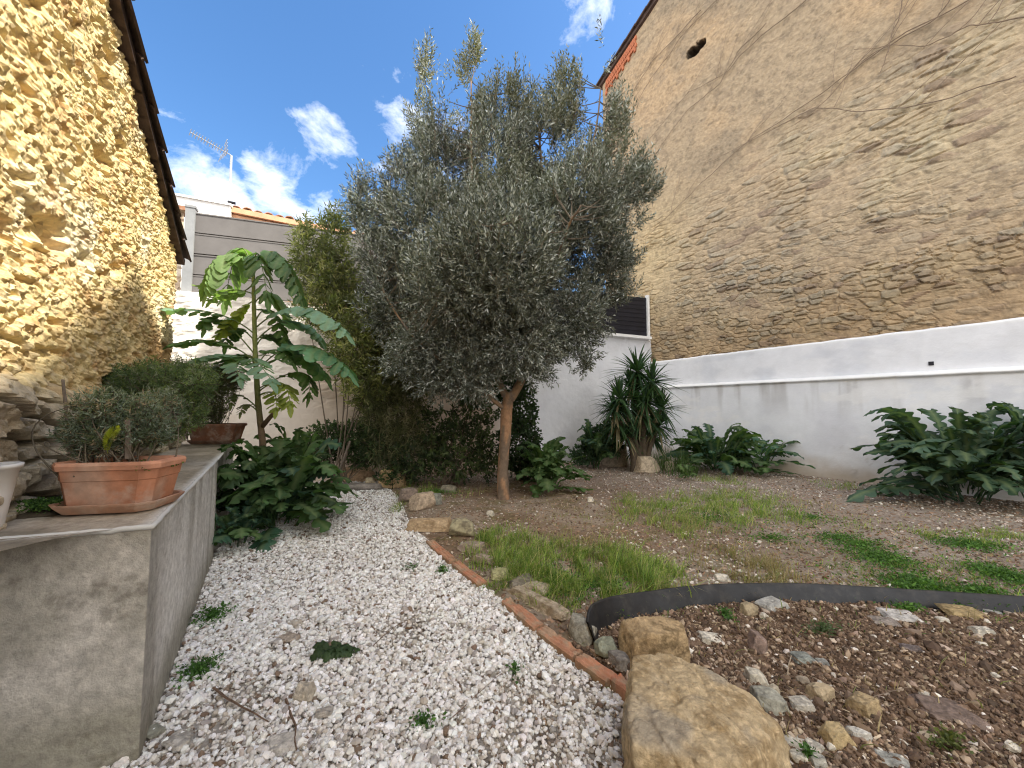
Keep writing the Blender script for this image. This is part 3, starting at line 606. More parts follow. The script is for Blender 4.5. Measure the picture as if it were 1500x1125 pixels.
# ------------------------------------------------------------------ loose stones
def variants(k, n, jit, seed, flat=(1, 1, 1)):
    r = np.random.default_rng(seed); V, Fc = ICO[k]; return [V*(1+jit*r.normal(size=(len(V), 1)))*flat for _ in range(n)], Fc
def scatter(name, pos, size, col, jit=.12, flat=(1, .9, .7), m=None, tilt=.5, seed=1, k=0, smooth=False, sink=.35):
    r = np.random.default_rng(seed); vs, Fc = variants(k, 12, jit, seed, flat); vs = np.array(vs); n = len(pos)
    R = rots(n, r)
    yaw = r.uniform(0, 2*np.pi, n); Rz = np.zeros((n, 3, 3)); Rz[:, 0, 0] = np.cos(yaw); Rz[:, 0, 1] = -np.sin(yaw); Rz[:, 1, 0] = np.sin(yaw); Rz[:, 1, 1] = np.cos(yaw); Rz[:, 2, 2] = 1
    ax = r.normal(size=(n, 2))*tilt; Rt = np.tile(np.eye(3), (n, 1, 1)); Rt[:, 0, 2] = ax[:, 0]; Rt[:, 2, 0] = -ax[:, 0]; Rt[:, 1, 2] = ax[:, 1]; Rt[:, 2, 1] = -ax[:, 1]
    Rt /= np.linalg.norm(Rt, axis=1)[:, None]
    M = Rt@Rz; B = vs[r.integers(0, len(vs), n)]; nb = B.shape[1]
    sc = size[:, None]*(1+.18*r.normal(size=(n, 3))).clip(.6, 1.5)
    V = np.einsum('nij,nvj->nvi', M, B*sc[:, None])+pos[:, None]
    V[..., 2] += (size*flat[2]*(1-2*sink))[:, None]
    Fa = (Fc[None]+(np.arange(n)*nb)[:, None, None]).reshape(-1, 3)
    return mesh(name, V.reshape(-1, 3), Fa, m or M_pebble, np.repeat(col, nb, 0), smooth=smooth)
def pick(n, cols, p, var=.12, seed=3):
    r = np.random.default_rng(seed); c = np.array(cols)[r.choice(len(cols), n, p=np.array(p)/sum(p))]; return c*(1+var*r.normal(size=(n, 1)))*(1+.012*r.normal(size=(n, 3)))
def in_view(x, y, m=.3): return np.abs(x) < y*1.36+m
r = np.random.default_rng(11)
def seg_side(x, y): return x-edge_x(y)
plan = np.array([A_[:2], B_[:2], C_[:2]])
def plan_x(y): return np.interp(y, plan[:, 1], plan[:, 0], left=-9)
lay = []
for y0_, y1_, dens in ((1.25, 3.2, 4800), (3.2, 4.6, 3300), (4.6, 7.2, 1900)):
    n = int(dens*(y1_-y0_)*8); x = r.uniform(-5.2, 1.2, n); y = r.uniform(y0_, y1_, n)
    k = (seg_side(x, y) < -.01) & (x > plan_x(y)+.01) & in_view(x, y) & (y < edge_w[0, 1]+.05+.1*vn(x*3, 0, 0, 3))
    k &= ~((x < plan_x(y)) )
    x, y = x[k], y[k]
    # worn patches where the bare ground shows
    bare = fbm(x*1.6, y*1.6, 0, 4, 161)+.5+.22*sst(6.2, 7.2, y)+.10*sst(.5, .05, x-plan_x(y))+.07*sst(2.6, 1.4, y)+.16*sst(.22, .0, -seg_side(x, y))
    k = r.random(len(x)) > sst(.58, .84, bare)*.75; lay.append(np.c_[x[k], y[k]])
xy = np.concatenate(lay); n = len(xy)
z = ground_z(xy[:, 0], xy[:, 1])+r.uniform(0, .016, n)
sz = r.lognormal(math.log(.0108), .30, n)
scatter('white_gravel', np.c_[xy, z], sz, pick(n, [(.78, .765, .74), (.67, .64, .60), (.87, .87, .87), (.50, .45, .39), (.36, .33, .31), (.20, .14, .10)], [42, 26, 18, 8, 6, 4], .07), seed=5, tilt=.45)['kind'] = 'stuff'
n2_ = 60000; yy = 1.25+5.9*r.random(n2_)**1.5; xx = r.uniform(-1, .32, n2_)*(yy*1.36+.2); k = (xx < edge_x(yy)) & (xx > plan_x(yy)) & (yy < edge_w[0, 1]+.1); xx, yy = xx[k], yy[k]; n2_ = len(xx)
scatter('gravel_fines', np.c_[xx, yy, ground_z(xx, yy)+.001], r.lognormal(math.log(.0075), .3, n2_), pick(n2_, [(.62, .58, .52), (.42, .37, .31), (.25, .19, .14), (.74, .71, .67)], [4, 3, 2, 4], .1), seed=6, tilt=.5)['kind'] = 'stuff'
# spilled white chips, stones and wood chips on the lawn soil and the bed
def strew(name, n, cond, size, cols, p, flat, seed, tilt=.4, sig=.3, yr=(1.25, 9.6), sink=.3, m=None, jit=.16):
    r = np.random.default_rng(seed); y = yr[0]+(yr[1]-yr[0])*r.random(n)**1.25; x = r.uniform(-1, 1, n)*(y*1.36+.3); k = cond(x, y) & (x < 10) & (x < 11.0-.69*y) ; x, y = x[k], y[k]; n = len(x)
    s_ = r.lognormal(math.log(size), sig, n); o = scatter(name, np.c_[x, y, ground_z(x, y)], s_, pick(n, cols, p, .15, seed), flat=flat, seed=seed, tilt=tilt, sink=sink, m=m, jit=jit); o['kind'] = 'stuff'; return o
lawn_c = lambda x, y: (region(x, y) == 1) & (y < 8.745+.477*x-.05)
bed_c = lambda x, y: region(x, y) == 2
strew('wood_chips', 60000, lambda x, y: lawn_c(x, y), .0135, [(.20, .12, .075), (.30, .19, .12), (.12, .075, .05), (.36, .27, .19), (.42, .36, .30)], [30, 28, 22, 14, 8], (1.3, .55, .22), 21, .5)
strew('pale_chips', 26000, lambda x, y: lawn_c(x, y) & (rng.random(x.shape) < .10+.9*sst(.42, .68, fbm(x*.8, y*.8, 0, 4, 171)+.5+.10*sst(1.5, 4, x))), .0115, [(.50, .44, .38), (.68, .64, .58), (.40, .32, .27)], [5, 3, 4], (1, .8, .5), 22)
strew('soil_crumbs', 120000, bed_c, .0062, [(.145, .095, .062), (.225, .155, .105), (.09, .06, .042), (.38, .29, .20)], [42, 32, 20, 12], (1, .9, .75), 23, .8, .45, (1.25, 3.2))
strew('bed_pebbles', 10500, lambda x, y: bed_c(x, y) & (rng.random(x.shape) < .25+.75*sst(.45, .7, fbm(x*2.2, y*2.2, 0, 3, 172)+.5)), .0088, [(.46, .37, .29), (.72, .67, .59), (.30, .22, .17), (.52, .42, .31)], [5, 3, 4, 3], (1, .8, .6), 24, .5, .5, (1.25, 3.2))
strew('straw_litter', 7000, lambda x, y: (region(x, y) > 0) & (y < 8.7+.477*x), .019, [(.40, .31, .19), (.26, .17, .10), (.50, .42, .30)], [4, 5, 2], (1.6, .12, .10), 25, .3)
strew('dead_leaves', 900, lambda x, y: (region(x, y) == 0) & (x > plan_x(y)) & (y < 6.6), .013, [(.20, .12, .07), (.30, .20, .11), (.12, .09, .06)], [4, 3, 3], (1.4, .5, .18), 26, .5, sink=-.4)

# ------------------------------------------------------------------ rocks, each a thing
def rock(px, pyb, wpx, hpx, col, label, facets=9, rough=.05, depth=.8, rz=None, k=4, col2=None, cat='rock', name='rock', seed=0, tiltx=0., z0=None, flat_top=False, buried=.16, group=None, c2t=.5, hm=None, planes=None):
    g = gpt(px, pyb) if z0 is None else at_z(px, pyb, z0); r = np.random.default_rng(seed+int(px)*7+int(pyb))
    dist = g[1]; w = wpx*dist/F/2*1.0; d = w*depth
    h = (CH-g[2])-((CH-g[2])/dist-hpx/F)*(dist+1.35*d)      # rise that gives the seen height once the depth is counted
    h = float(np.clip(h, w*.22, w*2.2)) if hm is None else hm; V, Fc = ICO[k]; U = V.copy()
    rad = np.full(len(U), 1.35)
    N = r.normal(size=(facets, 3)); N /= np.linalg.norm(N, axis=1)[:, None]; N = np.r_[N, [[0, 0, 1.], [1, 0, .1], [-1, 0, .15], [0, -1, .2], [0, 1, .2]]]; N /= np.linalg.norm(N, axis=1)[:, None]
    D = r.uniform(.78, 1.02, len(N)); 
    if planes is not None: N = np.array([p[:3] for p in planes], float); N /= np.linalg.norm(N, axis=1)[:, None]; D = np.array([p[3] for p in planes])
    for nn, dd in zip(N, D):
        c = U@nn; rr = np.where(c > .05, dd/np.maximum(c, .05), 9); rad = np.minimum(rad, rr)
    rad = rad*(1+rough*2.2*fbm(U[:, 0]*2.5+seed, U[:, 1]*2.5, U[:, 2]*2.5+px, 5, seed+3, .6)+rough*1.1*fbm(U[:, 0]*9, U[:, 1]*9, U[:, 2]*9, 5, seed+4, .65))
    P = U*rad[:, None]
    if hm is not None: fl = np.where(U[:, 2] < 0, 1/np.maximum(.80, np.sqrt(1-U[:, 2]**2)), 1); P[:, 0] *= fl; P[:, 1] *= fl
    P[:, 2] = np.where(P[:, 2] < -.3, -.3+(P[:, 2]+.3)*.4, P[:, 2])
    zz = (P[:, 2]-P[:, 2].min())/(P[:, 2].max()-P[:, 2].min())
    a = rz if rz is not None else r.uniform(-.5, .5)
    X = P[:, 0]*w; Y = P[:, 1]*d; Z = zz*h*(1+buried)-h*buried+tiltx*P[:, 0]*h
    x_ = X*math.cos(a)-Y*math.sin(a); y_ = X*math.sin(a)+Y*math.cos(a); s_ = w/max(1e-6, np.abs(x_).max()); x_ *= s_; y_ *= s_
    Vw = np.c_[g[0]+x_, g[1]-y_.min()*.9+y_, g[2]+Z]
    c1 = np.array(col); c2_ = np.array(col2) if col2 is not None else c1*.62
    t = fbm(Vw[:, 0]*22, Vw[:, 1]*22, Vw[:, 2]*22, 5, seed+9, .62)+.5; cc = colmix(c1, c2_, sst(c2t-.1, c2t+.16, t)); t2 = fbm(Vw[:, 0]*60, Vw[:, 1]*60, Vw[:, 2]*60, 3, seed+10)+.5; cc = colmix(cc, c1*1.35, sst(.55, .72, t2)*.55)
    root = np.array([g[0], g[1], g[2]])
    o = mesh(name, Vw-root, Fc, M_rock, cc, smooth=k >= 4); o.location = root
    return tag(o, label, cat, group)
TAN, GREY, WHT, OCH, PINK, LICH = (.44, .32, .185), (.30, .285, .25), (.70, .65, .55), (.48, .35, .20), (.42, .31, .25), (.40, .37, .22)
def hull_boulder(pts, label, c1, c2, seed, sub=6, p_=34):
    import bmesh
    P = np.array([at_z(*q) for q in pts]); bm = bmesh.new(); [bm.verts.new(q) for q in P]; res = bmesh.ops.convex_hull(bm, input=bm.verts); bm.normal_update(); ctr = P.mean(0)
    pl = []
    for f in bm.faces:
        n = np.array(f.normal); d = float(n@(np.array(f.verts[0].co)-ctr)); 
        if d < 0: n, d = -n, -d
        pl.append((n, max(d, .01)))
    bm.free(); U, Fc = ICO[sub]; acc = np.zeros(len(U))
    for n, d in pl: acc += (np.maximum(U@n, 1e-3)/d)**p_
    rad = acc**(-1/p_); V = U*rad[:, None]; X = V*6
    f1_, f2_, _ = voro(V[:, 0]*7+V[:, 2]*4+.6*fbm(V[:, 0]*6, V[:, 1]*6, 0, 3, 8), V[:, 1]*7-V[:, 2]*3, seed+9)
    dn = .034*fbm(V[:, 0]*6, V[:, 1]*6, V[:, 2]*6, 6, seed, .62)+.020*fbm(V[:, 0]*24, V[:, 1]*24, V[:, 2]*24, 4, seed+1, .65)+.010*sst(0, .25, f2_-f1_)+.05*fbm(V[:, 0]*2, V[:, 1]*2, V[:, 2]*2, 2, seed+2); V = V+U*dn[:, None]
    t = fbm(V[:, 0]*12, V[:, 1]*12, V[:, 2]*12, 5, seed+3, .65)+.5; t2 = fbm(V[:, 0]*55, V[:, 1]*55, V[:, 2]*55, 3, seed+4)+.5; t3 = fbm(V[:, 0]*4, V[:, 1]*4, V[:, 2]*4, 4, seed+5)+.5
    cc = colmix(c1, c2, sst(.42, .66, t)); cc = colmix(cc, np.array(c1)*1.4, sst(.54, .70, t2)*.6); cc = colmix(cc, (.36, .34, .30), sst(.52, .66, t3)*.5); cc = colmix(cc, (.14, .11, .075), sst(.66, .8, t)*.6)
    root = np.array([ctr[0], ctr[1], float(gh(ctr[0], ctr[1]))]); o = mesh('boulder', V+ctr-root, Fc, M_rock, cc, smooth=True); o.location = root; return tag(o, label, 'boulder')
hull_boulder([(926, 962, .25), (950, 958, .26), (988, 960, .26), (1078, 1004, .22), (1140, 1058, .17), (1152, 1085, .10), (1085, 1118, .21), (925, 1090, .22), (915, 1150, .0), (912, 1090, .06), (1165, 1190, .0), (1155, 1110, .0), (1040, 1260, -.02), (930, 1230, -.02), (935, 1020, .0), (1100, 1100, .0)], 'large flat-topped tan boulder in the bottom foreground, biggest rock in the garden', (.50, .39, .24), (.36, .26, .14), 5)
rock(974, 992, 122, 92, (.48, .35, .20), 'rounded ochre boulder between the largest boulder and the black edging', 22, .06, .80, rz=.2, k=5, col2=(.24, .17, .09), seed=8, hm=.20, name='boulder', cat='boulder', buried=.2)
rock(858, 946, 44, 40, (.42, .40, .33), 'pale mottled cobble touching the left end of the black edging, lawn side', 16, .03, .9, col2=(.26, .24, .19), seed=2)
rock(893, 966, 35, 30, (.34, .36, .27), 'smooth greenish round cobble inside the left end of the black edging', 22, .015, .9, col2=(.26, .27, .20), seed=3)
rock(914, 997, 42, 30, (.30, .27, .235), 'dull grey-brown stone between terracotta edging and largest boulder', 8, .05, .9, seed=5)
rock(914, 940, 13, 18, WHT, 'small upright white stone between greenish cobble and ochre boulder', 8, .04, .8, k=3, seed=6)
# line of stones along the path
rock(786, 876, 62, 40, (.47, .40, .30), 'pale flat stone at the upper end of the long slab beside the brick edging', 7, .05, .5, rz=-.55, col2=(.33, .26, .18), seed=11, hm=.05)
rock(792, 912, 104, 40, (.46, .38, .28), 'long pointed pale slab lying along the terracotta edging', 7, .05, .22, rz=-.88, col2=(.30, .23, .15), seed=12, k=5, hm=.06)
rock(733, 850, 34, 18, (.44, .42, .22), 'yellow lichened stone where the grass meets the brick edging', 8, .05, .9, seed=13)
rock(765, 866, 46, 22, (.27, .235, .18), 'dark low stone just above the pale flat slab in the edging row', 8, .05, .8, seed=14)
rock(690, 812, 46, 24, (.38, .30, .245), 'brownish stone behind the upper brick end under the lichened lump', 8, .05, .7, rz=-.5, seed=15, hm=.07)
rock(710, 830, 40, 20, (.42, .33, .26), 'pinkish stone next to the second brick piece in the edging row', 8, .05, .6, rz=-.5, seed=16, hm=.06)
rock(674, 788, 40, 30, (.40, .36, .23), 'lichen-spotted rounded lump beside the upper end of the bricks', 12, .05, .8, col2=(.22, .19, .13), seed=17)
rock(628, 780, 82, 38, (.46, .34, .21), 'wide flat tan slab at the top end of the brick edging', 7, .06, .45, rz=-.1, col2=(.34, .24, .14), seed=18, k=5, hm=.12)
rock(615, 749, 42, 28, (.47, .37, .27), 'pinkish angular block standing behind the wide flat tan slab', 6, .05, .8, seed=19)
rock(593, 737, 32, 22, (.33, .26, .215), 'mauve grey stone left of the pinkish angular block', 7, .05, .8, seed=20)
rock(568, 716, 48, 30, (.50, .35, .19), 'ochre angular block at the far end of the path stones', 5, .05, .6, rz=.2, seed=21)
rock(540, 716, 18, 17, (.36, .30, .2), 'small stone at the left foot of the far ochre block', 7, .05, .8, seed=22, k=3)
rock(516, 706, 64, 22, (.36, .24, .14), 'brown stone step slab at the far end of the path', 5, .03, .35, rz=.06, seed=23)
rock(524, 719, 76, 9, (.27, .24, .21), 'low grey step stone in front of the brown slab', 5, .03, .30, rz=.05, seed=24, k=3)
rock(655, 722, 26, 12, (.30, .27, .2), 'mossy stone in the shade left of the olive trunk', 8, .05, .8, seed=25, k=3)
rock(637, 740, 20, 18, (.27, .27, .23), 'grey stone right behind the pinkish angular block', 8, .05, .8, seed=26, k=3)
rock(904, 684, 46, 34, (.33, .27, .205), 'brown pyramid-shaped rock left of the yucca base', 4, .04, .7, seed=31)
rock(952, 694, 44, 27, (.50, .41, .30), 'pale blocky rock in front of the yucca', 6, .05, .7, seed=32)
rock(982, 690, 18, 15, (.46, .38, .28), 'small pale rock right of the blocky yucca rock', 7, .05, .7, seed=33, k=3)
# stones on the bed
B = [(1000, 948, 22, 26, PINK, 'pinkish stone leaning at the right side of the ochre boulder'), (1038, 945, 14, 12, WHT, 'little white stone right of the ochre boulder'), (1047, 942, 34, 14, WHT, 'long white stone below the green weed in the bed'),
     (1096, 897, 16, 12, (.40, .41, .40), 'small bluish stone under the black edging'), (1106, 905, 30, 22, (.42, .34, .22), 'tan stone close under the black edging'), (1142, 897, 46, 18, (.50, .49, .45), 'grey and white rough stone under the black edging'),
     (1122, 907, 12, 9, WHT, 'white chip right of the tan stone under the edging'), (1184, 973, 32, 16, (.30, .32, .29), 'flat rectangular grey slate piece in the middle of the bed'), (1210, 975, 18, 9, (.36, .36, .33), 'small grey piece touching the rectangular slate'),
     (1115, 1008, 34, 27, (.68, .63, .52), 'knobbly cream stone right of the largest boulder top'), (1137, 1020, 15, 16, (.66, .58, .44), 'small cream stone just below the knobbly cream stone'), (1212, 1030, 34, 28, (.55, .44, .29), 'honey-coloured pitted stone in the bed'),
     (1182, 1045, 32, 22, (.62, .58, .50), 'rough cream stone left of the honey-coloured stone'), (1138, 1048, 44, 34, (.42, .41, .34), 'grey lichened long stone along the largest boulder edge'), (1279, 1055, 44, 36, (.50, .38, .22), 'tan two-part stone in the lower middle of the bed'),
     (1238, 1100, 42, 38, (.52, .40, .22), 'ochre wedge stone in the lower bed'), (1266, 1092, 30, 26, (.68, .65, .58), 'white angular stone right of the ochre wedge'), (1164, 1098, 30, 18, WHT, 'white stone at the right foot of the largest boulder, upper one'),
     (1195, 1108, 44, 18, WHT, 'long white stone right of the largest boulder foot'), (1180, 1125, 26, 22, WHT, 'white stone at the bottom frame edge beside the largest boulder'), (1205, 1130, 28, 24, (.6, .58, .5), 'cream stone at the bottom frame edge under the long white stone'),
     (1425, 1072, 92, 30, (.27, .20, .165), 'long brown slab stone at the lower right of the bed'), (1432, 910, 58, 16, (.44, .33, .17), 'flat ochre stone under the right part of the black edging'), (1466, 903, 20, 8, (.45, .44, .40), 'pale chip at the right end of the black edging'),
     (1335, 914, 46, 13, (.60, .57, .53), 'long whitish stone under the black edging, bed middle'), (1310, 919, 40, 9, (.36, .31, .27), 'grey flat stone left of the long whitish stone'), (1388, 914, 16, 10, WHT, 'white stone left of the flat ochre stone'),
     (1450, 932, 26, 14, WHT, 'white stone below the flat ochre stone'), (1444, 950, 14, 10, WHT, 'small bright white pebble in the right of the bed'), (1345, 956, 30, 11, (.22, .18, .17), 'dark flat stone in the right middle of the bed'),
     (1361, 1022, 13, 8, WHT, 'lone white pebble right of the tan two-part stone'), (1465, 995, 13, 9, WHT, 'white pebble near the right frame edge of the bed'), (1325, 1130, 44, 20, (.42, .42, .38), 'grey stone cut by the bottom frame edge right of the ochre wedge'),
     (1492, 1104, 20, 16, WHT, 'white stone at the right frame edge, lower bed'), (1118, 960, 30, 34, (.34, .25, .21), 'reddish brown oblong stone left of the grey slate'), (1100, 1040, 16, 22, (.22, .16, .13), 'dark red-brown stone beside the largest boulder'),
     (1062, 853, 22, 12, WHT, 'white stone lying in the dry grass above the black edging'), (1035, 866, 26, 8, (.22, .15, .11), 'flat dark brown stone above the black edging'), (718, 757, 12, 9, WHT, 'white pebble in front of the olive tree'), (866, 735, 10, 7, WHT, 'white pebble in the soil right of the olive tree'), (1184, 1008, 18, 14, (.5, .42, .32), 'small brownish stone between slate and honey-coloured stone')]
for i, (px, py, w_, h_, c_, lab) in enumerate(B): rock(px, py, w_, h_, c_, lab, 7, .07, .75, k=4 if w_ > 25 else 3, seed=60+i, buried=.25)
G = [(415, 895+47, 36, 12, (.50, .42, .34), 'flat pinkish stone in the gravel left of the dark leaf clump'), (440, 1030, 30, 28, (.70, .62, .50), 'cream squarish stone in the gravel near the planter'), (470, 1055, 28, 18, (.55, .50, .44), 'pale grey-brown stone right of the cream squarish stone'),
     (400, 1110, 52, 22, (.62, .58, .52), 'long pale stone in the gravel at the bottom edge'), (248, 1100, 44, 20, (.56, .52, .46), 'pale stone in the gravel by the planter corner'), (212, 1083, 34, 14, (.34, .33, .26), 'mossy stone wedged against the planter corner'), (428, 920, 30, 10, (.5, .44, .36), 'thin flat stone in the middle gravel near the planter')]
for i, (px, py, w_, h_, c_, lab) in enumerate(G): rock(px, py, w_, h_, c_, lab, 7, .06, .7, k=4, seed=120+i, buried=.2)

# ------------------------------------------------------------------ terracotta edging bricks
def brick(p0, p1, label, wd=.080, hh=.042, seed=0):
    a, b = gpt(*p0), gpt(*p1); d = b-a; L_ = np.linalg.norm(d); d /= L_; n = np.cross([0, 0, 1.], d); nu = 40; pr_ = []
    for t in np.linspace(0, 1, 30):           # ribbed top profile
        x = (t-.5)*2; pr_.append((x*wd/2, hh*(1-.10*abs(x)**4)-.007*(0.5+.5*math.cos(t*2*math.pi*3))))
    pr_ = [(-wd/2, -.05), (-wd/2*1.0, hh*.55)]+pr_+[(wd/2, hh*.55), (wd/2, -.05)]; pr_ = np.array(pr_)
    u = np.linspace(0, L_, nu); P = a+u[:, None, None]*d+pr_[None, :, :1]*n+pr_[None, :, 1:]*np.array([0, 0, 1.])
    w_ = fbm(P[..., 0]*12, P[..., 1]*12, P[..., 2]*12, 4, seed+201); P[..., 2] += .022*w_-.012*sst(.1, .25, fbm(P[..., 0]*9, P[..., 1]*9, 0, 3, seed+3)); P += n*(.01*fbm(u*4, seed, 0, 3, 202))[:, None, None]
    t = fbm(P[..., 0]*20, P[..., 1]*20, P[..., 2]*20, 4, seed+5)+.5; cc = colmix((.50, .24, .145), (.40, .27, .18), sst(.4, .65, t)); cc = colmix(cc, (.60, .20, .11), sst(.56, .74, fbm(P[..., 0]*8, P[..., 1]*8, 0, 3, seed+6)+.5)*.6)
    cc = colmix(cc, (.22, .19, .11), sst(.045, .0, P[..., 2]-a[2]+.02*(t-.5))*.8)
    m_ = len(pr_); Fq = [gridF(nu, m_), np.array([list(range(m_))]), np.array([[(nu-1)*m_+q for q in range(m_)][::-1]])]
    ctr = a.copy(); o = mesh('edging_brick', P.reshape(-1, 3)-ctr, Fq, M_brick, cc.reshape(-1, 3)); o.location = ctr
    return tag(o, label, 'edging brick', 'terracotta bricks edging the path')
brick((630, 797), (664, 826), 'terracotta edging brick at the far end of the row, nearest the wide tan slab', seed=1)
brick((668, 829), (706, 860), 'terracotta edging brick just before the grassy gap, second from the far end', seed=2)
brick((742, 885), (790, 925), 'terracotta edging brick straight after the grassy gap, redder on top', seed=3)
brick((793, 928), (846, 968), 'terracotta edging brick alongside the pointed end of the long pale slab', seed=4)
brick((850, 971), (896, 1004), 'terracotta edging brick beside the two round cobbles', seed=5)
brick((902, 1000), (938, 1030), 'short broken terracotta edging brick touching the largest boulder', seed=6)

# black plastic lawn edging
def edging():
    t = np.linspace(0, len(strip_w)-1, 140); xy = np.c_[np.interp(t, range(len(strip_w)), strip_w[:, 0]), np.interp(t, range(len(strip_w)), strip_w[:, 1])]
    for _ in range(6): xy[1:-1] = (xy[:-2]+2*xy[1:-1]+xy[2:])/4
    n = np.gradient(xy, axis=0); n = np.c_[-n[:, 1], n[:, 0]]/np.linalg.norm(n, axis=1)[:, None]
    H = np.interp(t, [0, 1, 3, 6, 12], [.12, .13, .095, .080, .068])+.008*fbm(t*1.3, 0, 0, 3, 211)
    rows = []
    for k, (f, o_) in enumerate([(-.5, -.004), (.3, -.004), (.7, -.004), (.93, -.004), (1., -.007), (1.015, 0), (1., .007), (.93, .004), (.3, .004), (-.5, .004)]):
        lean = .05*f+.02*fbm(t*.9, f*1.5, 0, 3, 212)
        rows.append(np.c_[xy+n*(o_+lean)[:, None], f*H+gh(xy[:, 0], xy[:, 1]+.05)+.0])
    V = np.stack(rows, 1); m_ = V.shape[1]
    o = mesh('lawn_edging', V.reshape(-1, 3), gridF(140, m_), M_plastic, smooth=True); tag(o, 'curved black plastic lawn edging strip between grass and brown bed', 'lawn edging')
edging()

# ------------------------------------------------------------------ terracotta pots
def trough(name, label, c, L_, Wd, H, rz, wall=.012, rim=.03, dark=1., taper=.80, extra=None):
    root = thing(name, label, 'planter pot', c)
    def ring(l, w, z, ch=.18):
        c_ = ch*w; pts = [(-l/2+c_, -w/2), (l/2-c_, -w/2), (l/2, -w/2+c_), (l/2, w/2-c_), (l/2-c_, w/2), (-l/2+c_, w/2), (-l/2, w/2-c_), (-l/2, -w/2+c_)]
        out = []
        for q in range(8):
            p, n_ = np.array(pts[q]), np.array(pts[(q+1) % 8])
            for k in range(6): out.append(p+(n_-p)*k/6)
        out = np.array(out); return np.c_[out[:, 0]*math.cos(rz)-out[:, 1]*math.sin(rz)+c[0], out[:, 0]*math.sin(rz)+out[:, 1]*math.cos(rz)+c[1], np.full(len(out), c[2]+z)]
    def loft(rings, nm, col):
        V = np.concatenate(rings); n = len(rings[0]); i, j = np.meshgrid(np.arange(len(rings)-1), np.arange(n), indexing='ij'); a = (i*n+j).ravel(); b = (i*n+(j+1) % n).ravel()
        t = fbm(V[:, 0]*9, V[:, 1]*9, V[:, 2]*9, 4, 221)+.5; cc = colmix(np.array(col)*dark, np.array(col)*dark*.72, sst(.45, .75, t)); cc = colmix(cc, np.array((.52, .44, .36))*dark, sst(.55, .75, fbm(V[:, 0]*14, V[:, 1]*14, V[:, 2]*4, 4, 222)+.5)*.5)
        return mesh(nm, V, [np.c_[a, b, b+n, a+n], np.array([list(range(n))[::-1]]), np.array([[(len(rings)-1)*n+q for q in range(n)]])], M_terra, cc, root)
    z0 = .03; TC = (.50, .225, .13); bl, bw_ = L_*taper, Wd*taper
    f = lambda t: (lerp(bl, L_*.93, t), lerp(bw_, Wd*.93, t))
    R_ = [ring(bl-.01, bw_-.01, z0), ring(bl, bw_, z0+.004)]+[ring(*f(t), z0+t*(H-z0-.04)) for t in (.05, .25, .5, .72)]+[ring(f(.74)[0]+.006, f(.74)[1]+.006, z0+.745*(H-z0-.04)), ring(*[q+.006 for q in f(1.)], H-.035)]
    R_ += [ring(f(.9)[0]-.03, f(.9)[1]-.03, H-.04), ring(bl, bw_, z0+.1)]
    loft(R_, 'body', TC)
    loft([ring(L_*.935, Wd*.935, H-.036), ring(L_, Wd*1.0, H-.032), ring(L_+.006, Wd+.006, H-.012), ring(L_-.004, Wd-.004, H), ring(L_-.05, Wd-.05, H), ring(L_-.056, Wd-.056, H-.035)], 'rim', (.56, .28, .18))
    loft([ring(bl+.02, bw_+.02, .0), ring(bl+.075, bw_+.075, .034), ring(bl+.082, bw_+.082, .042), ring(bl+.055, bw_+.055, .042), ring(bl+.03, bw_+.03, .012)], 'saucer', (.46, .26, .17))
    V = np.concatenate([ring((L_-.06)*q, (Wd-.06)*q, H-.045+.012*(1-q)) for q in (1., .7, .4, .1)]); V[:, 2] += .02*fbm(V[:, 0]*20, V[:, 1]*20, 0, 3, 223); n = 48; i, j = np.meshgrid(np.arange(3), np.arange(n), indexing='ij'); a = (i*n+j).ravel(); b = (i*n+(j+1) % n).ravel()
    mesh('potting_soil', V, [np.c_[a, b, b+n, a+n]], M_ground, (.09, .065, .045), root)
    return root
dirp = (C_-A_)[:2]; rzp = math.atan2(dirp[1], dirp[0])
pc = at_z(158, 745, PZ); 
POT1 = at_z(177, 745, PZ); trough('terracotta_trough', 'terracotta trough pot with saucer holding lavender on the planter corner', (POT1[0], POT1[1], PZ+.008), .41, .27, .22, math.radians(11))
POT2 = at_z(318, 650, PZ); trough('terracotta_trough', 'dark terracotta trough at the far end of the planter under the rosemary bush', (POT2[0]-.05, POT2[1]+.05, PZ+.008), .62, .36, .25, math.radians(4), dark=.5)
def round_pot(px, py, r0, r1, H, m, label, col, dz=0.):
    c = at_z(px, py, PZ); root = thing('white_pot', label, 'pot', (c[0], c[1], PZ+.01))
    prof_ = [(r0*.98, 0), (r0, .005), (lerp(r0, r1, .5), H*.5), (r1, H*.93), (r1+.008, H*.935), (r1+.009, H), (r1-.006, H), (r1-.008, H*.9), (r0*.9, .02)]
    th = np.arange(48)*2*np.pi/48; V = np.array([[c[0]+r*math.cos(t), c[1]+r*math.sin(t), PZ+.01+z] for r, z in prof_ for t in th]); n = 48; i, j = np.meshgrid(np.arange(len(prof_)-1), np.arange(n), indexing='ij'); a = (i*n+j).ravel(); b = (i*n+(j+1) % n).ravel()
    mesh('body', V, [np.c_[a, b, b+n, a+n], np.array([list(range(n))[::-1]])], m, None, root, True)
    V = np.array([[c[0], c[1], PZ+H*.92]]+[[c[0]+(r1-.01)*math.cos(t), c[1]+(r1-.01)*math.sin(t), PZ+H*.9] for t in th]); mesh('potting_soil', V, np.array([[0, q+1, (q+1) % 48+1] for q in range(48)]), M_ground, (.09, .065, .045), root)
round_pot(-32, 779, .06, .088, .24, M_pwhite, 'white tapered pot cut by the left frame edge on the planter', None)
round_pot(112, 742, .055, .035, .125, M_pwhite, 'small white pot partly hidden behind the left end of the terracotta trough', None)
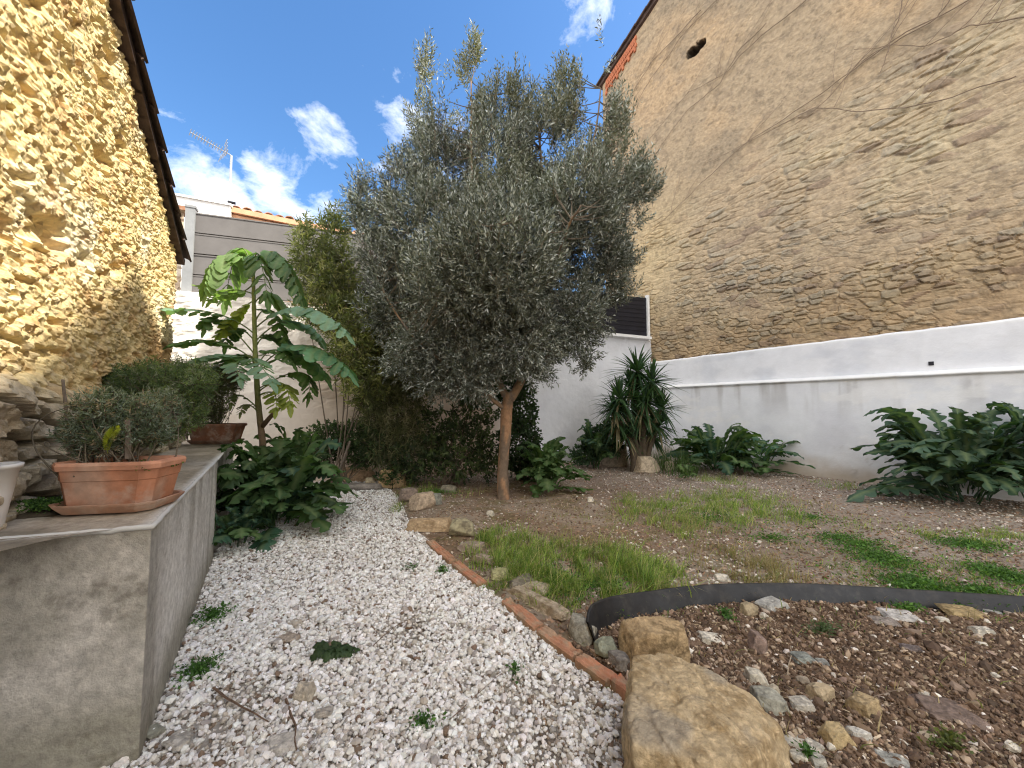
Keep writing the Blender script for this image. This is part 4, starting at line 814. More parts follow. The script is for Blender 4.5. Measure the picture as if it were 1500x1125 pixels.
# stakes
def stake(pb, pt, Y, r_, label, m=M_wood):
    a, b = at_y(*pb, Y), at_y(*pt, Y); V, Fq = tube(np.array([a, a*.5+b*.5+np.array([.003, 0, 0]), b]), [r_, r_*.95, r_*.8], 6); o = mesh('wooden_stake', V, Fq, m, (.16, .13, .1)); tag(o, label, 'stake')
stake((187, 672), (186, 615), POT1[1]-.02, .0125, 'short grey wooden stake standing in the lavender trough')
stake((102, 665), (92, 556), POT1[1]+.18, .008, 'thin weathered stake leaning against the rubble wall')
stake((496, 692), (513, 646), 6.0, .016, 'bare pale stick standing by the far stone step')

# ------------------------------------------------------------------ vegetation helpers
LG = (.075, .115, .045); 
def leafstrip(P0, P1, P2, width, lobes=0, depth=.5, petiole=.2, droop=.25, col=(.1, .15, .05), n=30, roll=0., wob=.04, r=rng, base_w=.15, tipp=.5, rib=True, mrows=5, colvar=.12, peak=.5, up=(0, 0, 1.)):
    """one leaf along a quadratic curve, blade width modulated into lobes; returns verts, faces, colours"""
    P = bez(P0, P1, P2, n); T = np.gradient(P, axis=0); T /= np.linalg.norm(T, axis=1)[:, None]+1e-9
    Sd = np.cross(T, np.array(up)); Sd /= np.linalg.norm(Sd, axis=1)[:, None]+1e-6
    Nn = np.cross(Sd, T); Sd = Sd*math.cos(roll)+Nn*math.sin(roll); Nn = np.cross(Sd, T)
    t = np.linspace(0, 1, n); tb = np.clip((t-petiole)/(1-petiole), 0, 1)
    env = np.where(t < petiole, .012, np.sin(np.pi*np.clip(tb, 0, 1)**(math.log(.5)/math.log(peak)))**tipp*(1-base_w)+base_w*(1-tb)); env = env*(1-sst(.96, 1, tb)*.8)
    mod = np.ones(n)
    vs = np.linspace(-1, 1, mrows)
    out = np.zeros((n, mrows, 3))
    for sgn_i, v in enumerate(vs):
        ph = .5 if v < 0 else 0.
        if lobes: sw = (tb*lobes+ph*.5) % 1; mod = (1-depth)+depth*np.sin(np.pi*sw**.7)**.8
        w = width*env*(mod if abs(v) > .7 else mod*(1-depth*.55)+depth*.55) if lobes else width*env
        f = np.where(t < petiole, 0, 1)*np.where(np.full(n, lobes > 0), (1-mod)*0+mod, 0)*.25*width*abs(v)
        wv = wob*width*np.sin(t*(17+5*v)+r.random()*6)*abs(v)
        out[:, sgn_i] = P+Sd*(v*w)[:, None]+Nn*(-(abs(v)**1.3)*w*droop+wv)[:, None]+T*f[:, None]
    c = np.array(col)*(1+colvar*r.normal()); cc = np.tile(c, (n, mrows, 1)); 
    if rib: cc[:, mrows//2] = colmix(cc[:, mrows//2], np.array((.20, .25, .12)), .5)
    return out.reshape(-1, 3), gridF(n, mrows), cc.reshape(-1, 3)
def acanthus(name, label, base, nleaf, L_, W_, cols, seed, spread=1., hgt=.5, arc=(0, 2*np.pi), lobes=6, depth=.72, cat='plant', squash=1., stems=0, low=0.):
    r = np.random.default_rng(seed); root = thing(name, label, cat, base); mb = MB(); base = np.array(base)
    for q in range(nleaf):
        a = r.uniform(*arc); l = L_*r.uniform(.55, 1.05); el = r.uniform(low, 1.)**.75; o = np.array([math.cos(a), math.sin(a)*squash, 0]); b = base+o*r.uniform(0, .25)*L_*spread+np.array([0, 0, .02+r.uniform(0, hgt*.45)])
        rise = hgt*(.06+1.12*el); out_ = l*(1.0-.45*el)*spread
        p1 = b+o*out_*.45+np.array([0, 0, rise*1.0]); p2 = b+o*out_+np.array([0, 0, rise*(.55+.35*el)-r.uniform(0, .25)*l])
        c = np.array(cols[r.integers(len(cols))]); V, Fq, cc = leafstrip(b, p1, p2, W_*l/L_*r.uniform(.8, 1.15), lobes, depth, r.uniform(.12, .3), r.uniform(-.1, .5), c, 44, r.uniform(-.5, .5), .16, r, .2, .45, True, 5, .16); mb.add(V, Fq, cc)
    mb.build('foliage', M_leaf, root, True); return root
def quadleaves(P, D, Lf, Wf, col, r, fold=.25, bend=.15):
    """many small pointed leaves: P base points, D unit directions"""
    n = len(P); ref = r.normal(size=(n, 3)); Sd = np.cross(D, ref); Sd /= np.linalg.norm(Sd, axis=1)[:, None]+1e-9; Nn = np.cross(Sd, D)
    Lf = np.broadcast_to(Lf, (n,))[:, None]; Wf = np.broadcast_to(Wf, (n,))[:, None]
    a = P; m = P+D*Lf*.5-Nn*Lf*bend*.0; tip = P+D*Lf+Nn*Lf*bend
    l = P+D*Lf*.45+Sd*Wf*.5+Nn*Wf*fold; rr = P+D*Lf*.45-Sd*Wf*.5+Nn*Wf*fold
    V = np.stack([a, l, tip, rr], 1).reshape(-1, 3); Fq = np.arange(n*4).reshape(n, 4); return V, Fq, np.repeat(col, 4, 0)
def blobsample(blobs, n, r, shell=.5):
    """blobs: (centre, radii); returns points biased to the shell, outward direction"""
    w = np.array([b[1][0]*b[1][1]*b[1][2] for b in blobs])**.8; k = r.choice(len(blobs), n, p=w/w.sum()); c = np.array([b[0] for b in blobs])[k]; R_ = np.array([b[1] for b in blobs])[k]
    d = r.normal(size=(n, 3)); d /= np.linalg.norm(d, axis=1)[:, None]; rad = r.random(n)**(1/3)*(1-shell)+shell*r.random(n)**.25; return c+d*R_*rad[:, None], d, rad
def pblob(px, py, rx, ry, Y, dy=0., ry_f=.9):
    c = at_y(px, py, Y+dy); k = Y/F; return (c, (rx*k, (rx+ry)/2*k*ry_f, ry*k))
def leafy(name, label, base, blobs, n, Lf, Wf, cols, p, seed, cat='shrub', stems=8, m=None, stem_r=.012, twig=True, up=.3, trunk_col=(.14, .11, .08), shell=.4, per=7, group=None, stemname='stem'):
    r = np.random.default_rng(seed); root = thing(name, label, cat, base, group); base = np.array(base)
    nt_ = n//per; Pt, d, rad = blobsample(blobs, nt_, r, shell); D = d+r.normal(size=d.shape)*.5+np.array([0, 0, up]); D /= np.linalg.norm(D, axis=1)[:, None]
    tl = Lf*per*.28; t = (np.arange(per)+.5)/per; P = Pt[:, None]+D[:, None]*(t[None, :, None]-.5)*tl
    LD = D[:, None]*.55+r.normal(size=(nt_, per, 3))*.75; LD /= np.linalg.norm(LD, axis=2)[..., None]
    cidx = r.choice(len(cols), nt_, p=np.array(p)/sum(p)); clump = vn(Pt[:, 0]*3.2, Pt[:, 1]*3.2, Pt[:, 2]*3.2, seed)
    col = np.array(cols)[cidx]*(.78+.5*clump[:, None])*(1+.1*r.normal(size=(nt_, 1))); col = np.repeat(col, per, 0)
    V, Fq, cc = quadleaves(P.reshape(-1, 3), LD.reshape(-1, 3), Lf*r.lognormal(0, .2, nt_*per), Wf*r.lognormal(0, .15, nt_*per), col, r)
    mesh('foliage', V, Fq, m or M_leaf, cc, root)
    mb = MB()
    for q in range(stems):
        b = blobs[r.integers(len(blobs))]; e_ = np.array(b[0])+r.normal(size=3)*np.array(b[1])*.45; s_ = base+np.array([r.normal()*.06, r.normal()*.06, 0]); pm_ = (s_+e_)/2+np.array([r.normal()*.1, r.normal()*.1, .1]); V, Fq = tube(bez(s_, pm_, e_, 14), np.linspace(stem_r, stem_r*.3, 14), 6); mb.add(V, Fq, trunk_col)
    if twig:
        for q in r.integers(0, nt_, min(nt_, 500)): V, Fq = tube([Pt[q]-D[q]*tl*.9, Pt[q]+D[q]*tl*.4], [.0035, .0018], 3, False); mb.add(V, Fq, trunk_col)
    mb.build(stemname, M_bark, root, True); return root

# ------------------------------------------------------------------ the olive tree
def olive():
    r = np.random.default_rng(42); Y = 5.75; b = gpt(737, 730); root = thing('olive_tree', 'tall silvery olive tree with a reddish brown trunk in the middle of the garden', 'tree', b)
    P3 = lambda px, py, dy=0.: at_y(px, py, b[1]+dy)
    fork = P3(738, 590)
    mb = MB(); path = [b-np.array([0, 0, .1]), b, P3(736, 690), P3(740, 640), P3(742, 600), P3(746, 575)]; Rr = [.115, .098, .080, .074, .078, .072]
    tt = np.linspace(0, 5, 50); pp = np.stack([np.interp(tt, range(6), np.array(path)[:, k]) for k in range(3)], 1); V, Fq = tube(pp, np.interp(tt, range(6), Rr), 20)
    nrm = V-np.repeat(pp, 20, 0); V = V+nrm*(.55*fbm(V[:, 0]*14, V[:, 1]*14, V[:, 2]*3.2, 5, 301, .6))[:, None]; t = fbm(V[:, 0]*14, V[:, 1]*14, V[:, 2]*4, 4, 302)+.5
    mb.add(V, Fq, colmix((.34, .20, .115), (.17, .125, .09), sst(.42, .6, t))); mb.build('trunk', M_bark, root, True)
    limbs = []
    tips = [((790, 520), .1, .060), ((700, 540), -.3, .048), ((640, 545), .3, .03), ((850, 500), -.5, .034)]
    def limb(a, m_, e_, r0, r1, n=22):
        P_ = bez(a, m_, e_, n)+.05*np.stack([fbm(np.linspace(0, 5, n), k, r0*100, 3, 311) for k in range(3)], 1)*np.linspace(0, 1, n)[:, None]; mbl = MB(); V, Fq = tube(P_, np.linspace(r0, r1, n), 10); t = fbm(V[:, 0]*14, V[:, 1]*14, V[:, 2]*6, 4, 302)+.5
        mbl.add(V, Fq, colmix((.27, .175, .10), (.17, .13, .10), sst(.4, .65, t))); mbl.build('limb', M_bark, root, True); limbs.append(P_); return P_
    f2 = P3(746, 585)
    la = limb(f2, P3(772, 560), P3(795, 440, .1), .072, .045); lb = limb(f2, P3(722, 565), P3(700, 430, -.25), .058, .036); lc = limb(P3(740, 600), P3(690, 560, -.3), P3(610, 500, -.5), .034, .018); ld = limb(la[8], P3(840, 500, .3), P3(890, 400, .5), .038, .018)
    limb(la[-1], P3(800, 330), P3(790, 190, .2), .042, .014); limb(la[-1], P3(860, 330, -.2), P3(880, 130, -.1), .036, .010); limb(lb[-1], P3(690, 330), P3(690, 120, 0), .036, .010); limb(lb[-1], P3(650, 340, .3), P3(630, 140, .3), .032, .009)
    limb(lb[-1], P3(620, 380, .2), P3(560, 280, .1), .03, .01); limb(lb[-1], P3(700, 380, -1.), P3(720, 330, -1.4), .03, .01); limb(la[-1], P3(820, 350, -.9), P3(850, 300, -1.3), .03, .01); limb(la[-1], P3(800, 350, 1.), P3(810, 280, 1.5), .03, .01); limb(lc[-1], P3(560, 440, -.2), P3(545, 380, 0), .016, .008)
    B = [(640, 155, 38, 75, .2), (626, 95, 16, 32, .2), (692, 115, 26, 62, 0), (695, 70, 10, 28, 0), (600, 275, 55, 58, .1), (545, 300, 34, 60, 0), (720, 230, 80, 80, 0), (660, 240, 60, 80, .2), (800, 215, 60, 80, .1), (870, 170, 42, 85, -.1), (882, 78, 17, 45, -.1), (765, 150, 20, 45, .1), (755, 110, 9, 20, .1),
         (905, 255, 48, 62, 0), (640, 330, 95, 85, 0), (760, 330, 105, 90, -.1), (865, 350, 66, 85, .1), (600, 425, 62, 66, 0), (700, 440, 95, 80, -.3), (815, 455, 78, 66, -.1), (680, 530, 66, 38, -.4), (842, 505, 36, 34, 0), (893, 400, 36, 55, .2),
         (618, 505, 44, 34, -.4), (935, 320, 18, 12, 0), (938, 238, 26, 12, 0), (925, 375, 20, 12, 0), (915, 425, 26, 14, 0), (555, 370, 40, 42, 0), (730, 380, 90, 80, -.9), (740, 290, 80, 80, 1.0), (790, 540, 30, 22, .2), (640, 565, 36, 20, -.3), (690, 560, 40, 26, -.5), (590, 530, 36, 30, -.2), (760, 500, 60, 50, -.5), (770, 545, 36, 24, -.4), (560, 450, 40, 44, .1), (525, 300, 20, 40, .1), (660, 180, 50, 60, .1), (730, 170, 40, 60, .1), (830, 150, 40, 60, .1), (890, 200, 45, 60, 0), (615, 170, 20, 60, .1), (940, 275, 30, 30, 0), (860, 535, 14, 14, 0), (845, 290, 60, 70, -.7), (660, 400, 60, 60, -.9)]
    bl = []
    for px, py, rx, ry, dy in B: bl.append(pblob(px, py, rx, ry, b[1], dy, .8))
    per = 20; n = 17500; Pt, d, rad = blobsample(bl, n, r, .35)
    D = d*.75+r.normal(size=d.shape)*.30+np.array([0, 0, .75]); lowm = Pt[:, 2] < 2.7; D[lowm, 2] -= .75; D[:, 2] += .6*sst(4., 5.5, Pt[:, 2]); D /= np.linalg.norm(D, axis=1)[:, None]
    keep = vn(Pt[:, 0]*2.4, Pt[:, 1]*2.4, Pt[:, 2]*2.4, 5) > .21+.31*sst(3.4, 6.0, Pt[:, 2]); Pt, D = Pt[keep], D[keep]; n = len(Pt)
    tl = r.uniform(.16, .42, n)*(1+.35*sst(4., 5.5, Pt[:, 2])); t = (np.arange(per)//2+.5)/(per/2)
    P = Pt[:, None]+D[:, None]*(t[None, :, None]-.5)*tl[:, None, None]; P[..., 2] -= (.10*t**2)[None]*tl[:, None]*0
    sd = np.cross(D, r.normal(size=(n, 3))); sd /= np.linalg.norm(sd, axis=1)[:, None]; sd2 = np.cross(D, sd)
    alt = (np.arange(per)//2 % 2)[None, :, None]; sgn = np.where(np.arange(per) % 2, 1, -1)[None, :, None]
    LD = D[:, None]*(.45+.8*t[None, :, None])+sgn*(sd[:, None]*(1-alt)+sd2[:, None]*alt)*.8+r.normal(size=(n, per, 3))*.22; LD /= np.linalg.norm(LD, axis=2)[..., None]
    cl = vn(Pt[:, 0]*2, Pt[:, 1]*2, Pt[:, 2]*2, 9); base_c = np.array([(.105, .118, .092), (.20, .215, .19), (.062, .075, .055), (.42, .45, .43)])[r.choice(4, n*per, p=[.36, .26, .22, .16])]
    sunlit_tip = sst(.3, .9, vn(Pt[:, 0]*1.3, Pt[:, 1]*1.3, Pt[:, 2]*1.3, 19))*sst(3.8, 6., Pt[:, 2]); base_c = base_c*(.8+.45*np.repeat(cl, per))[:, None]; base_c = colmix(base_c, (.21, .21, .09), np.repeat(sunlit_tip, per)*.5)  # yellow-green mixed into the high twigs paints them as if sunlit
    V, Fq, cc = quadleaves(P.reshape(-1, 3), LD.reshape(-1, 3),   .062*r.lognormal(0, .2, n*per), .0175*r.lognormal(0, .15, n*per), base_c, r, .15, .12)
    mesh('crown', V, Fq, M_oleaf, cc, root)
    mb = MB(); LP = np.concatenate(limbs)
    for q in range(0, n, 4):
        V, Fq = tube([Pt[q]-D[q]*tl[q]*.6, Pt[q]+D[q]*tl[q]*.45], [.004, .0015], 3, False); mb.add(V, Fq, (.20, .17, .13))
    for q in range(0, n, 14):          # branchlets back to the nearest limb
        dd_ = np.linalg.norm(LP-Pt[q], axis=1)+.6*np.maximum(0, LP[:, 2]-Pt[q, 2]); k = dd_.argmin(); V, Fq = tube(bez(LP[k], (LP[k]+Pt[q])/2+np.array([0, 0, -.06]), Pt[q], 8), np.linspace(.010, .004, 8), 4, False); mb.add(V, Fq, (.18, .15, .115))
    mb.build('twigs', M_bark, root)
olive()

# ------------------------------------------------------------------ tall plant with drooping lobed leaves
def tall_plant():
    r = np.random.default_rng(5); Y = 4.75; b = at_y(386, 742, Y); b[2] = 0; root = thing('tall_leafy_plant', 'tall green plant with big drooping lobed leaves behind the planter', 'plant', b)
    P3 = lambda px, py, dy=0.: at_y(px, py, Y+dy)
    pts = [b, P3(385, 650), P3(378, 590), P3(374, 520), P3(372, 450), P3(371, 395)]; tt = np.linspace(0, 5, 40); pp = np.stack([np.interp(tt, range(6), np.array(pts)[:, k]) for k in range(3)], 1)
    V, Fq = tube(pp, np.interp(tt, [0, 5], [.042, .018])+.004*np.abs(np.sin(tt*9))**6, 10); cs = colmix((.24, .17, .11), (.23, .27, .09), np.repeat(sst(1.2, 2.6, tt), 10)); mesh('stem', V, Fq, M_bark, cs, root, True)
    V, Fq = tube([P3(384, 625), P3(400, 606, -.05), P3(412, 596, -.05)], [.03, .024, .015], 8); mesh('stem', V, Fq, M_bark, (.24, .17, .11), root, True)
    TEAL, GRN, YEL, LT = (.17, .28, .19), (.16, .25, .09), (.27, .31, .06), (.25, .35, .14)
    # (attach px, mid px, tip px, depth offset of tip, half width m, colour, lobes, droop, roll)
    Lv = [((371, 400), (335, 372), (302, 425), -.35, .15, GRN, 8, 1.3, 0), ((371, 400), (350, 365), (330, 440), .30, .12, GRN, 8, 1.3, 0), ((371, 398), (405, 370), (442, 440), -.2, .14, (.07, .13, .05), 9, 1.3, 0), ((371, 400), (378, 372), (392, 436), -.5, .13, (.075, .14, .045), 8, 1.3, 0), ((371, 415), (340, 430), (292, 418), -.2, .10, LT, 6, .2, .3), ((371, 430), (335, 425), (308, 440), .1, .09, LT, 6, .1, -.3), ((372, 440), (352, 455), (318, 492), -.1, .10, YEL, 6, .5, 0),
          ((372, 445), (400, 430), (424, 470), .3, .09, GRN, 6, 1.0, 0),
          ((374, 490), (300, 455), (186, 461), -.55, .085, TEAL, 8, .15, .15), ((374, 520), (325, 470), (300, 478), -.25, .11, (.10, .18, .075), 6, .4, .5), ((374, 530), (318, 500), (246, 506), -.3, .075, (.10, .19, .07), 8, .3, 0), ((375, 540), (340, 520), (282, 528), -.5, .085, TEAL, 7, .3, .2),
          ((374, 480), (440, 450), (508, 486), -.5, .125, TEAL, 9, .8, 0), ((374, 500), (425, 470), (470, 498), .1, .11, TEAL, 7, .5, 0), ((375, 545), (440, 505), (513, 545), -.5, .125, (.11, .23, .13), 9, .7, 0), ((375, 548), (430, 520), (478, 552), -.1, .12, (.10, .20, .08), 8, .6, 0), ((375, 540), (400, 512), (430, 532), -.4, .10, (.075, .14, .045), 6, .5, .2),
          ((376, 545), (372, 525), (400, 560), -.8, .12, TEAL, 6, .5, 0), ((376, 545), (350, 530), (352, 556), -.8, .10, TEAL, 6, .4, 0), ((377, 575), (410, 560), (425, 592), -.4, .12, YEL, 5, .6, 0), ((377, 580), (400, 575), (404, 600), -.5, .09, YEL, 4, .4, 0), ((377, 570), (440, 545), (452, 580), -.2, .10, (.09, .17, .05), 6, .8, 0),
          ((380, 600), (350, 578), (338, 592), -.2, .06, (.12, .16, .06), 5, .3, 0), ((380, 605), (362, 592), (352, 606), -.3, .05, (.16, .17, .08), 5, .3, 0), ((374, 500), (345, 480), (330, 505), .2, .10, (.06, .12, .04), 6, .5, 0), ((374, 470), (395, 455), (418, 500), -.1, .10, (.08, .15, .05), 6, .6, 0), ((374, 510), (400, 490), (440, 520), .3, .11, (.06, .12, .045), 7, .5, 0), ((375, 530), (350, 520), (310, 545), .2, .09, (.07, .13, .05), 7, .4, 0)]
    for a, m_, e_, dz, w_, c_, lo, dr, ro in Lv:
        A0, M0, E0 = P3(*a), P3(*m_, dz*.5), P3(*e_, dz); w_ = w_*1.25 if lo > 6 and w_ < .13 else w_
        mb = MB(); n = 64
        R_ = bez(A0, M0*2-(A0+E0)/2, E0, 60); Tn = np.gradient(R_, axis=0); Tn /= np.linalg.norm(Tn, axis=1)[:, None]; npair = 5+int(lo*.62)
        for q in range(npair):
            t_ = .26+.72*(q/(npair-1))**.9; k_ = int(t_*59); env_ = math.sin(math.pi*(.18+.70*q/(npair-1)))**.5; p_ = R_[k_]; T_ = Tn[k_]; sd_ = np.cross(T_, [0, 0, 1.]); sd_ /= np.linalg.norm(sd_)+1e-6
            for sg in (-1, 1):
                l_ = w_*1.6*env_*r.uniform(.85, 1.15); drp = .08+.60*dr*max(.45, min(1, dr))+r.uniform(-.1, .2)
                dv_ = sd_*sg*r.uniform(.75, .95)+T_*.55+np.array([0, -.12, -.10-drp*.35]); dv_ /= np.linalg.norm(dv_); tipd = dv_*l_*.9+np.array([0, 0, -l_*drp*.55])
                V, Fq, cc = leafstrip(p_, p_+dv_*l_*.55, p_+tipd, l_*.46, 3, .22, .04, .12, c_, 16, r.uniform(-.4, .4), .05, r, .45, .45, True, 5, .13, peak=.58); mb.add(V, Fq, cc)
        V, Fq, cc = leafstrip(R_[56], R_[58], R_[59]+Tn[59]*w_+np.array([0, 0, -w_*.4]), w_*.42, 3, .25, .04, .12, c_, 16, 0, .05, r, .4, .45, True, 5, .1); mb.add(V, Fq, cc)
        P_ = bez(A0, M0*2-(A0+E0)/2, E0, 20); V, Fq = tube(P_-np.array([0, 0, .004]), np.linspace(.009, .003, 20), 5, False); mb.add(V, Fq, (.20, .24, .10)); mb.build('leaf', M_leaf, root, True)
tall_plant()

# ------------------------------------------------------------------ acanthus and thistle-leaved clumps
DG, MG, BG, LGc = (.045, .085, .035), (.065, .12, .042), (.045, .10, .065), (.10, .17, .05)
def at_base(px, py, Y): p = at_y(px, py, Y); p[2] = float(gh(p[0], p[1])); return p
acanthus('acanthus', 'big dark green acanthus clump spilling over the path beside the planter', at_base(405, 760, 4.35), 140, .90, .165, [DG, MG, BG, (.055, .12, .045), (.08, .15, .06)], 1, 1.0, .72, squash=.75, lobes=7, depth=.75)
acanthus('acanthus', 'small low acanthus at the foot of the planter wall in front of the big clump', at_base(352, 790, 3.75), 26, .42, .11, [MG, DG, BG], 2, .8, .34, lobes=6)
acanthus('acanthus', 'upright acanthus with pale green leaves rising behind the big dark clump', at_base(430, 720, 5.1), 24, .50, .12, [LGc, MG, (.09, .16, .06)], 3, 1.1, .85, lobes=6, low=.45, depth=.72)
acanthus('acanthus', 'mid green acanthus just right of the olive trunk', at_base(800, 722, 6.15), 60, .72, .15, [MG, (.06, .12, .035), (.08, .14, .05)], 4, .9, .58, lobes=6)
acanthus('acanthus', 'dark acanthus clump along the white wall right of the yucca', at_base(1050, 695, 7.9), 85, 1.0, .17, [DG, BG, MG], 6, 1.05, .72, lobes=7)
acanthus('acanthus', 'acanthus offshoot reaching right along the white wall from the dark clump', at_base(1110, 693, 7.8), 36, .95, .15, [DG, BG, MG], 16, 1.0, .55, lobes=7)
acanthus('acanthus', 'dark acanthus leaves between olive and yucca at the foot of the white wall', at_base(872, 685, 8.3), 40, .62, .13, [DG, MG, BG], 7, .9, .75, lobes=6)
acanthus('thistle_plant', 'huge dark thistle-leaved clump against the white wall at the right edge', at_base(1415, 752, 5.35), 120, 1.30, .17, [(.035, .07, .04), (.05, .09, .055), (.06, .11, .075)], 8, 1.1, 1.0, lobes=7, depth=.90, squash=.7)
acanthus('thistle_plant', 'second thistle-leaved clump cut by the right frame edge', at_base(1540, 770, 5.0), 50, 1.0, .18, [(.035, .07, .04), (.05, .09, .055), (.06, .11, .075)], 9, 1.0, 1.1, lobes=7, depth=.90, squash=.7)
acanthus('acanthus', 'small seedling acanthus in the grass before the right white wall', at_base(1010, 715, 7.0), 12, .25, .08, [LGc, MG], 10, .9, .2, lobes=4)

# ------------------------------------------------------------------ shrubs behind
Yb = 6.35
def yucca():
    r = np.random.default_rng(9); Y = 8.0; b = at_base(937, 690, Y); root = thing('yucca', 'spiky multi-headed yucca in front of the white wall corner', 'yucca', b)
    heads = [((933, 545), 1.15), ((908, 585), .9), ((955, 560), .95), ((968, 600), .8), ((905, 620), .75), ((940, 610), .9), ((925, 570), .9), ((918, 640), .6), ((955, 640), .65), ((945, 590), .85), ((932, 655), .5), ((965, 625), .6), ((900, 600), .7)]
    for i, (h_, s_) in enumerate(heads):
        c = at_y(*h_, Y+r.uniform(-.25, .25)); V, Fq = tube(bez(b+np.array([r.normal()*.12, 0, -.05]), (b+c)/2+np.array([(b[0]-c[0])*.2, 0, 0]), c, 18), np.linspace(.06, .045, 18)*(1+.12*r.random(18)), 9); mesh('stem', V, Fq, M_bark, (.085, .065, .045), root, True)
        mb = MB()
        for q in range(100):
            el = math.radians(r.uniform(-55, 85)); a = r.uniform(0, 2*np.pi); d = np.array([math.cos(a)*math.cos(el), math.sin(a)*math.cos(el), math.sin(el)]); L_ = s_*r.uniform(.50, .80)
            dead = el < math.radians(-35); c_ = (.20, .17, .10) if dead and r.random() < .5 else [(.04, .085, .035), (.055, .105, .04), (.035, .07, .04)][r.integers(3)]
            V, Fq, cc = leafstrip(c, c+d*L_*.55, c+d*L_+np.array([0, 0, -.22*L_]), .028, 0, 0, .02, -.35, c_, 9, 0, .0, r, .6, .6, False, 3, .15); mb.add(V, Fq, cc)
        mb.build('leaf_head', M_leaf, root, False)
yucca()
G4 = [(.05, .075, .03), (.075, .105, .04), (.035, .055, .025), (.10, .13, .05)]
def bl(lst, Y, f=.9): return [pblob(*q[:4], Y, (q[4] if len(q) > 4 else 0), f) for q in lst]
# oleander with two upright spires
leafy('oleander', 'tall narrow-leaved oleander with two yellow-green spires left of the olive', at_base(495, 700, 6.35), bl([(452, 370, 24, 40), (447, 335, 12, 18), (490, 350, 26, 42), (492, 320, 14, 18), (470, 410, 42, 34), (475, 450, 46, 34), (500, 400, 30, 40), (515, 470, 44, 40), (520, 520, 46, 40), (540, 560, 40, 40), (560, 480, 40, 50)], 6.35), 21000, .10, .021,
      [(.20, .21, .075), (.12, .14, .055), (.27, .26, .12), (.09, .10, .045)], [4, 4, 2, 3], 31, 'shrub', 9, M_leaf, .013, up=.9, shell=.2)
leafy('bamboo', 'drooping thin-leaved bamboo clump hanging down between oleander and olive trunk', at_base(575, 700, 6.6), bl([(560, 540, 40, 50), (585, 590, 44, 44), (610, 540, 44, 40), (550, 600, 26, 40), (600, 640, 36, 30), (560, 650, 26, 34)], 6.6), 14000, .13, .015,
      [(.12, .13, .06), (.20, .19, .11), (.07, .08, .04), (.28, .25, .16)], [4, 3, 4, 1], 32, 'bamboo', 26, M_leaf, .010, up=-.9, trunk_col=(.15, .14, .07), shell=.2)
leafy('laurel_shrub', 'dark shrub in the shade filling the space left of the olive trunk', at_base(655, 700, 6.55), bl([(620, 670, 50, 34), (670, 660, 50, 44), (700, 620, 34, 50), (650, 620, 40, 26), (715, 680, 30, 26), (590, 690, 40, 22), (690, 560, 34, 40)], 6.55), 7500, .075, .035, [(.045, .07, .03), (.07, .10, .04), (.03, .045, .022), (.10, .13, .055)], [4, 4, 4, 1], 33, 'shrub', 18, shell=.1)
leafy('ivy', 'dark ivy mass climbing the white wall right behind the olive trunk', at_base(765, 690, 7.0), bl([(765, 600, 24, 44), (760, 650, 32, 44), (780, 680, 30, 30), (745, 560, 24, 36)], 7.0), 7000, .06, .045, [(.035, .065, .028), (.05, .085, .035), (.025, .045, .02)], [4, 3, 3], 34, 'ivy', 10, shell=.3)
leafy('low_shrub', 'low dark rounded shrub behind the stone step at the end of the path', at_base(500, 700, 6.6), bl([(480, 640, 34, 22), (520, 640, 34, 24), (550, 650, 30, 30), (470, 665, 30, 20), (530, 672, 24, 14)], 6.6), 7000, .055, .032, [(.04, .065, .025), (.06, .09, .035), (.03, .05, .02)], [4, 3, 3], 35, 'shrub', 10, shell=.4)
leafy('leafy_shrub', 'small leafy shrub low against the white wall left of the yucca', at_base(878, 680, 8.5), bl([(872, 650, 20, 26), (895, 640, 22, 30), (855, 665, 22, 16)], 8.5), 4200, .07, .04, [(.04, .08, .04), (.055, .10, .05), (.03, .055, .03)], [4, 3, 3], 36, 'shrub', 7, shell=.4)
# rosemary and lavender
def needles(name, label, base, blobs, n, Lf, Wf, cols, p, seed, per=12, up=.8, cat='herb', base_spread=.1):
    return leafy(name, label, base, blobs, n, Lf, Wf, cols, p, seed, cat, 26, M_leaf, .004, True, up, (.13, .11, .08), .15, per)
y1 = POT1[1]
needles('lavender', 'grey green lavender with dry patches growing in the front terracotta trough', (POT1[0]-.02, y1, PZ+.17), bl([(120, 640, 26, 20), (135, 625, 28, 26), (150, 600, 32, 26), (195, 610, 40, 30, .08), (215, 630, 34, 26, .1), (165, 640, 40, 18), (130, 655, 22, 14), (235, 600, 30, 30, .25)], y1), 24000, .024, .0048, [(.16, .20, .155), (.25, .28, .24), (.09, .12, .07), (.27, .22, .16)], [4, 3, 3, 2], 41)
needles('rosemary_bush', 'bushy green rosemary spreading over the planter between the two troughs', (POT2[0]-.25, 3.2, PZ+.05), bl([(185, 575, 40, 36), (230, 570, 46, 42), (262, 600, 34, 36), (170, 610, 36, 34), (225, 620, 44, 34), (280, 560, 34, 26)], 3.0), 42000, .032, .0062, [(.13, .19, .09), (.19, .25, .09), (.26, .29, .21), (.08, .12, .06)], [4, 3, 2, 3], 42)
needles('rosemary_bush', 'taller twiggy rosemary growing from the dark trough at the far end of the planter', (POT2[0]-.05, POT2[1]+.05, PZ+.2), bl([(290, 560, 36, 30), (322, 560, 30, 26), (345, 555, 12, 14), (300, 600, 30, 26), (268, 545, 26, 20)], POT2[1]), 26000, .038, .007, [(.085, .11, .05), (.12, .13, .06), (.17, .15, .09), (.06, .075, .035)], [4, 3, 3, 3], 43)
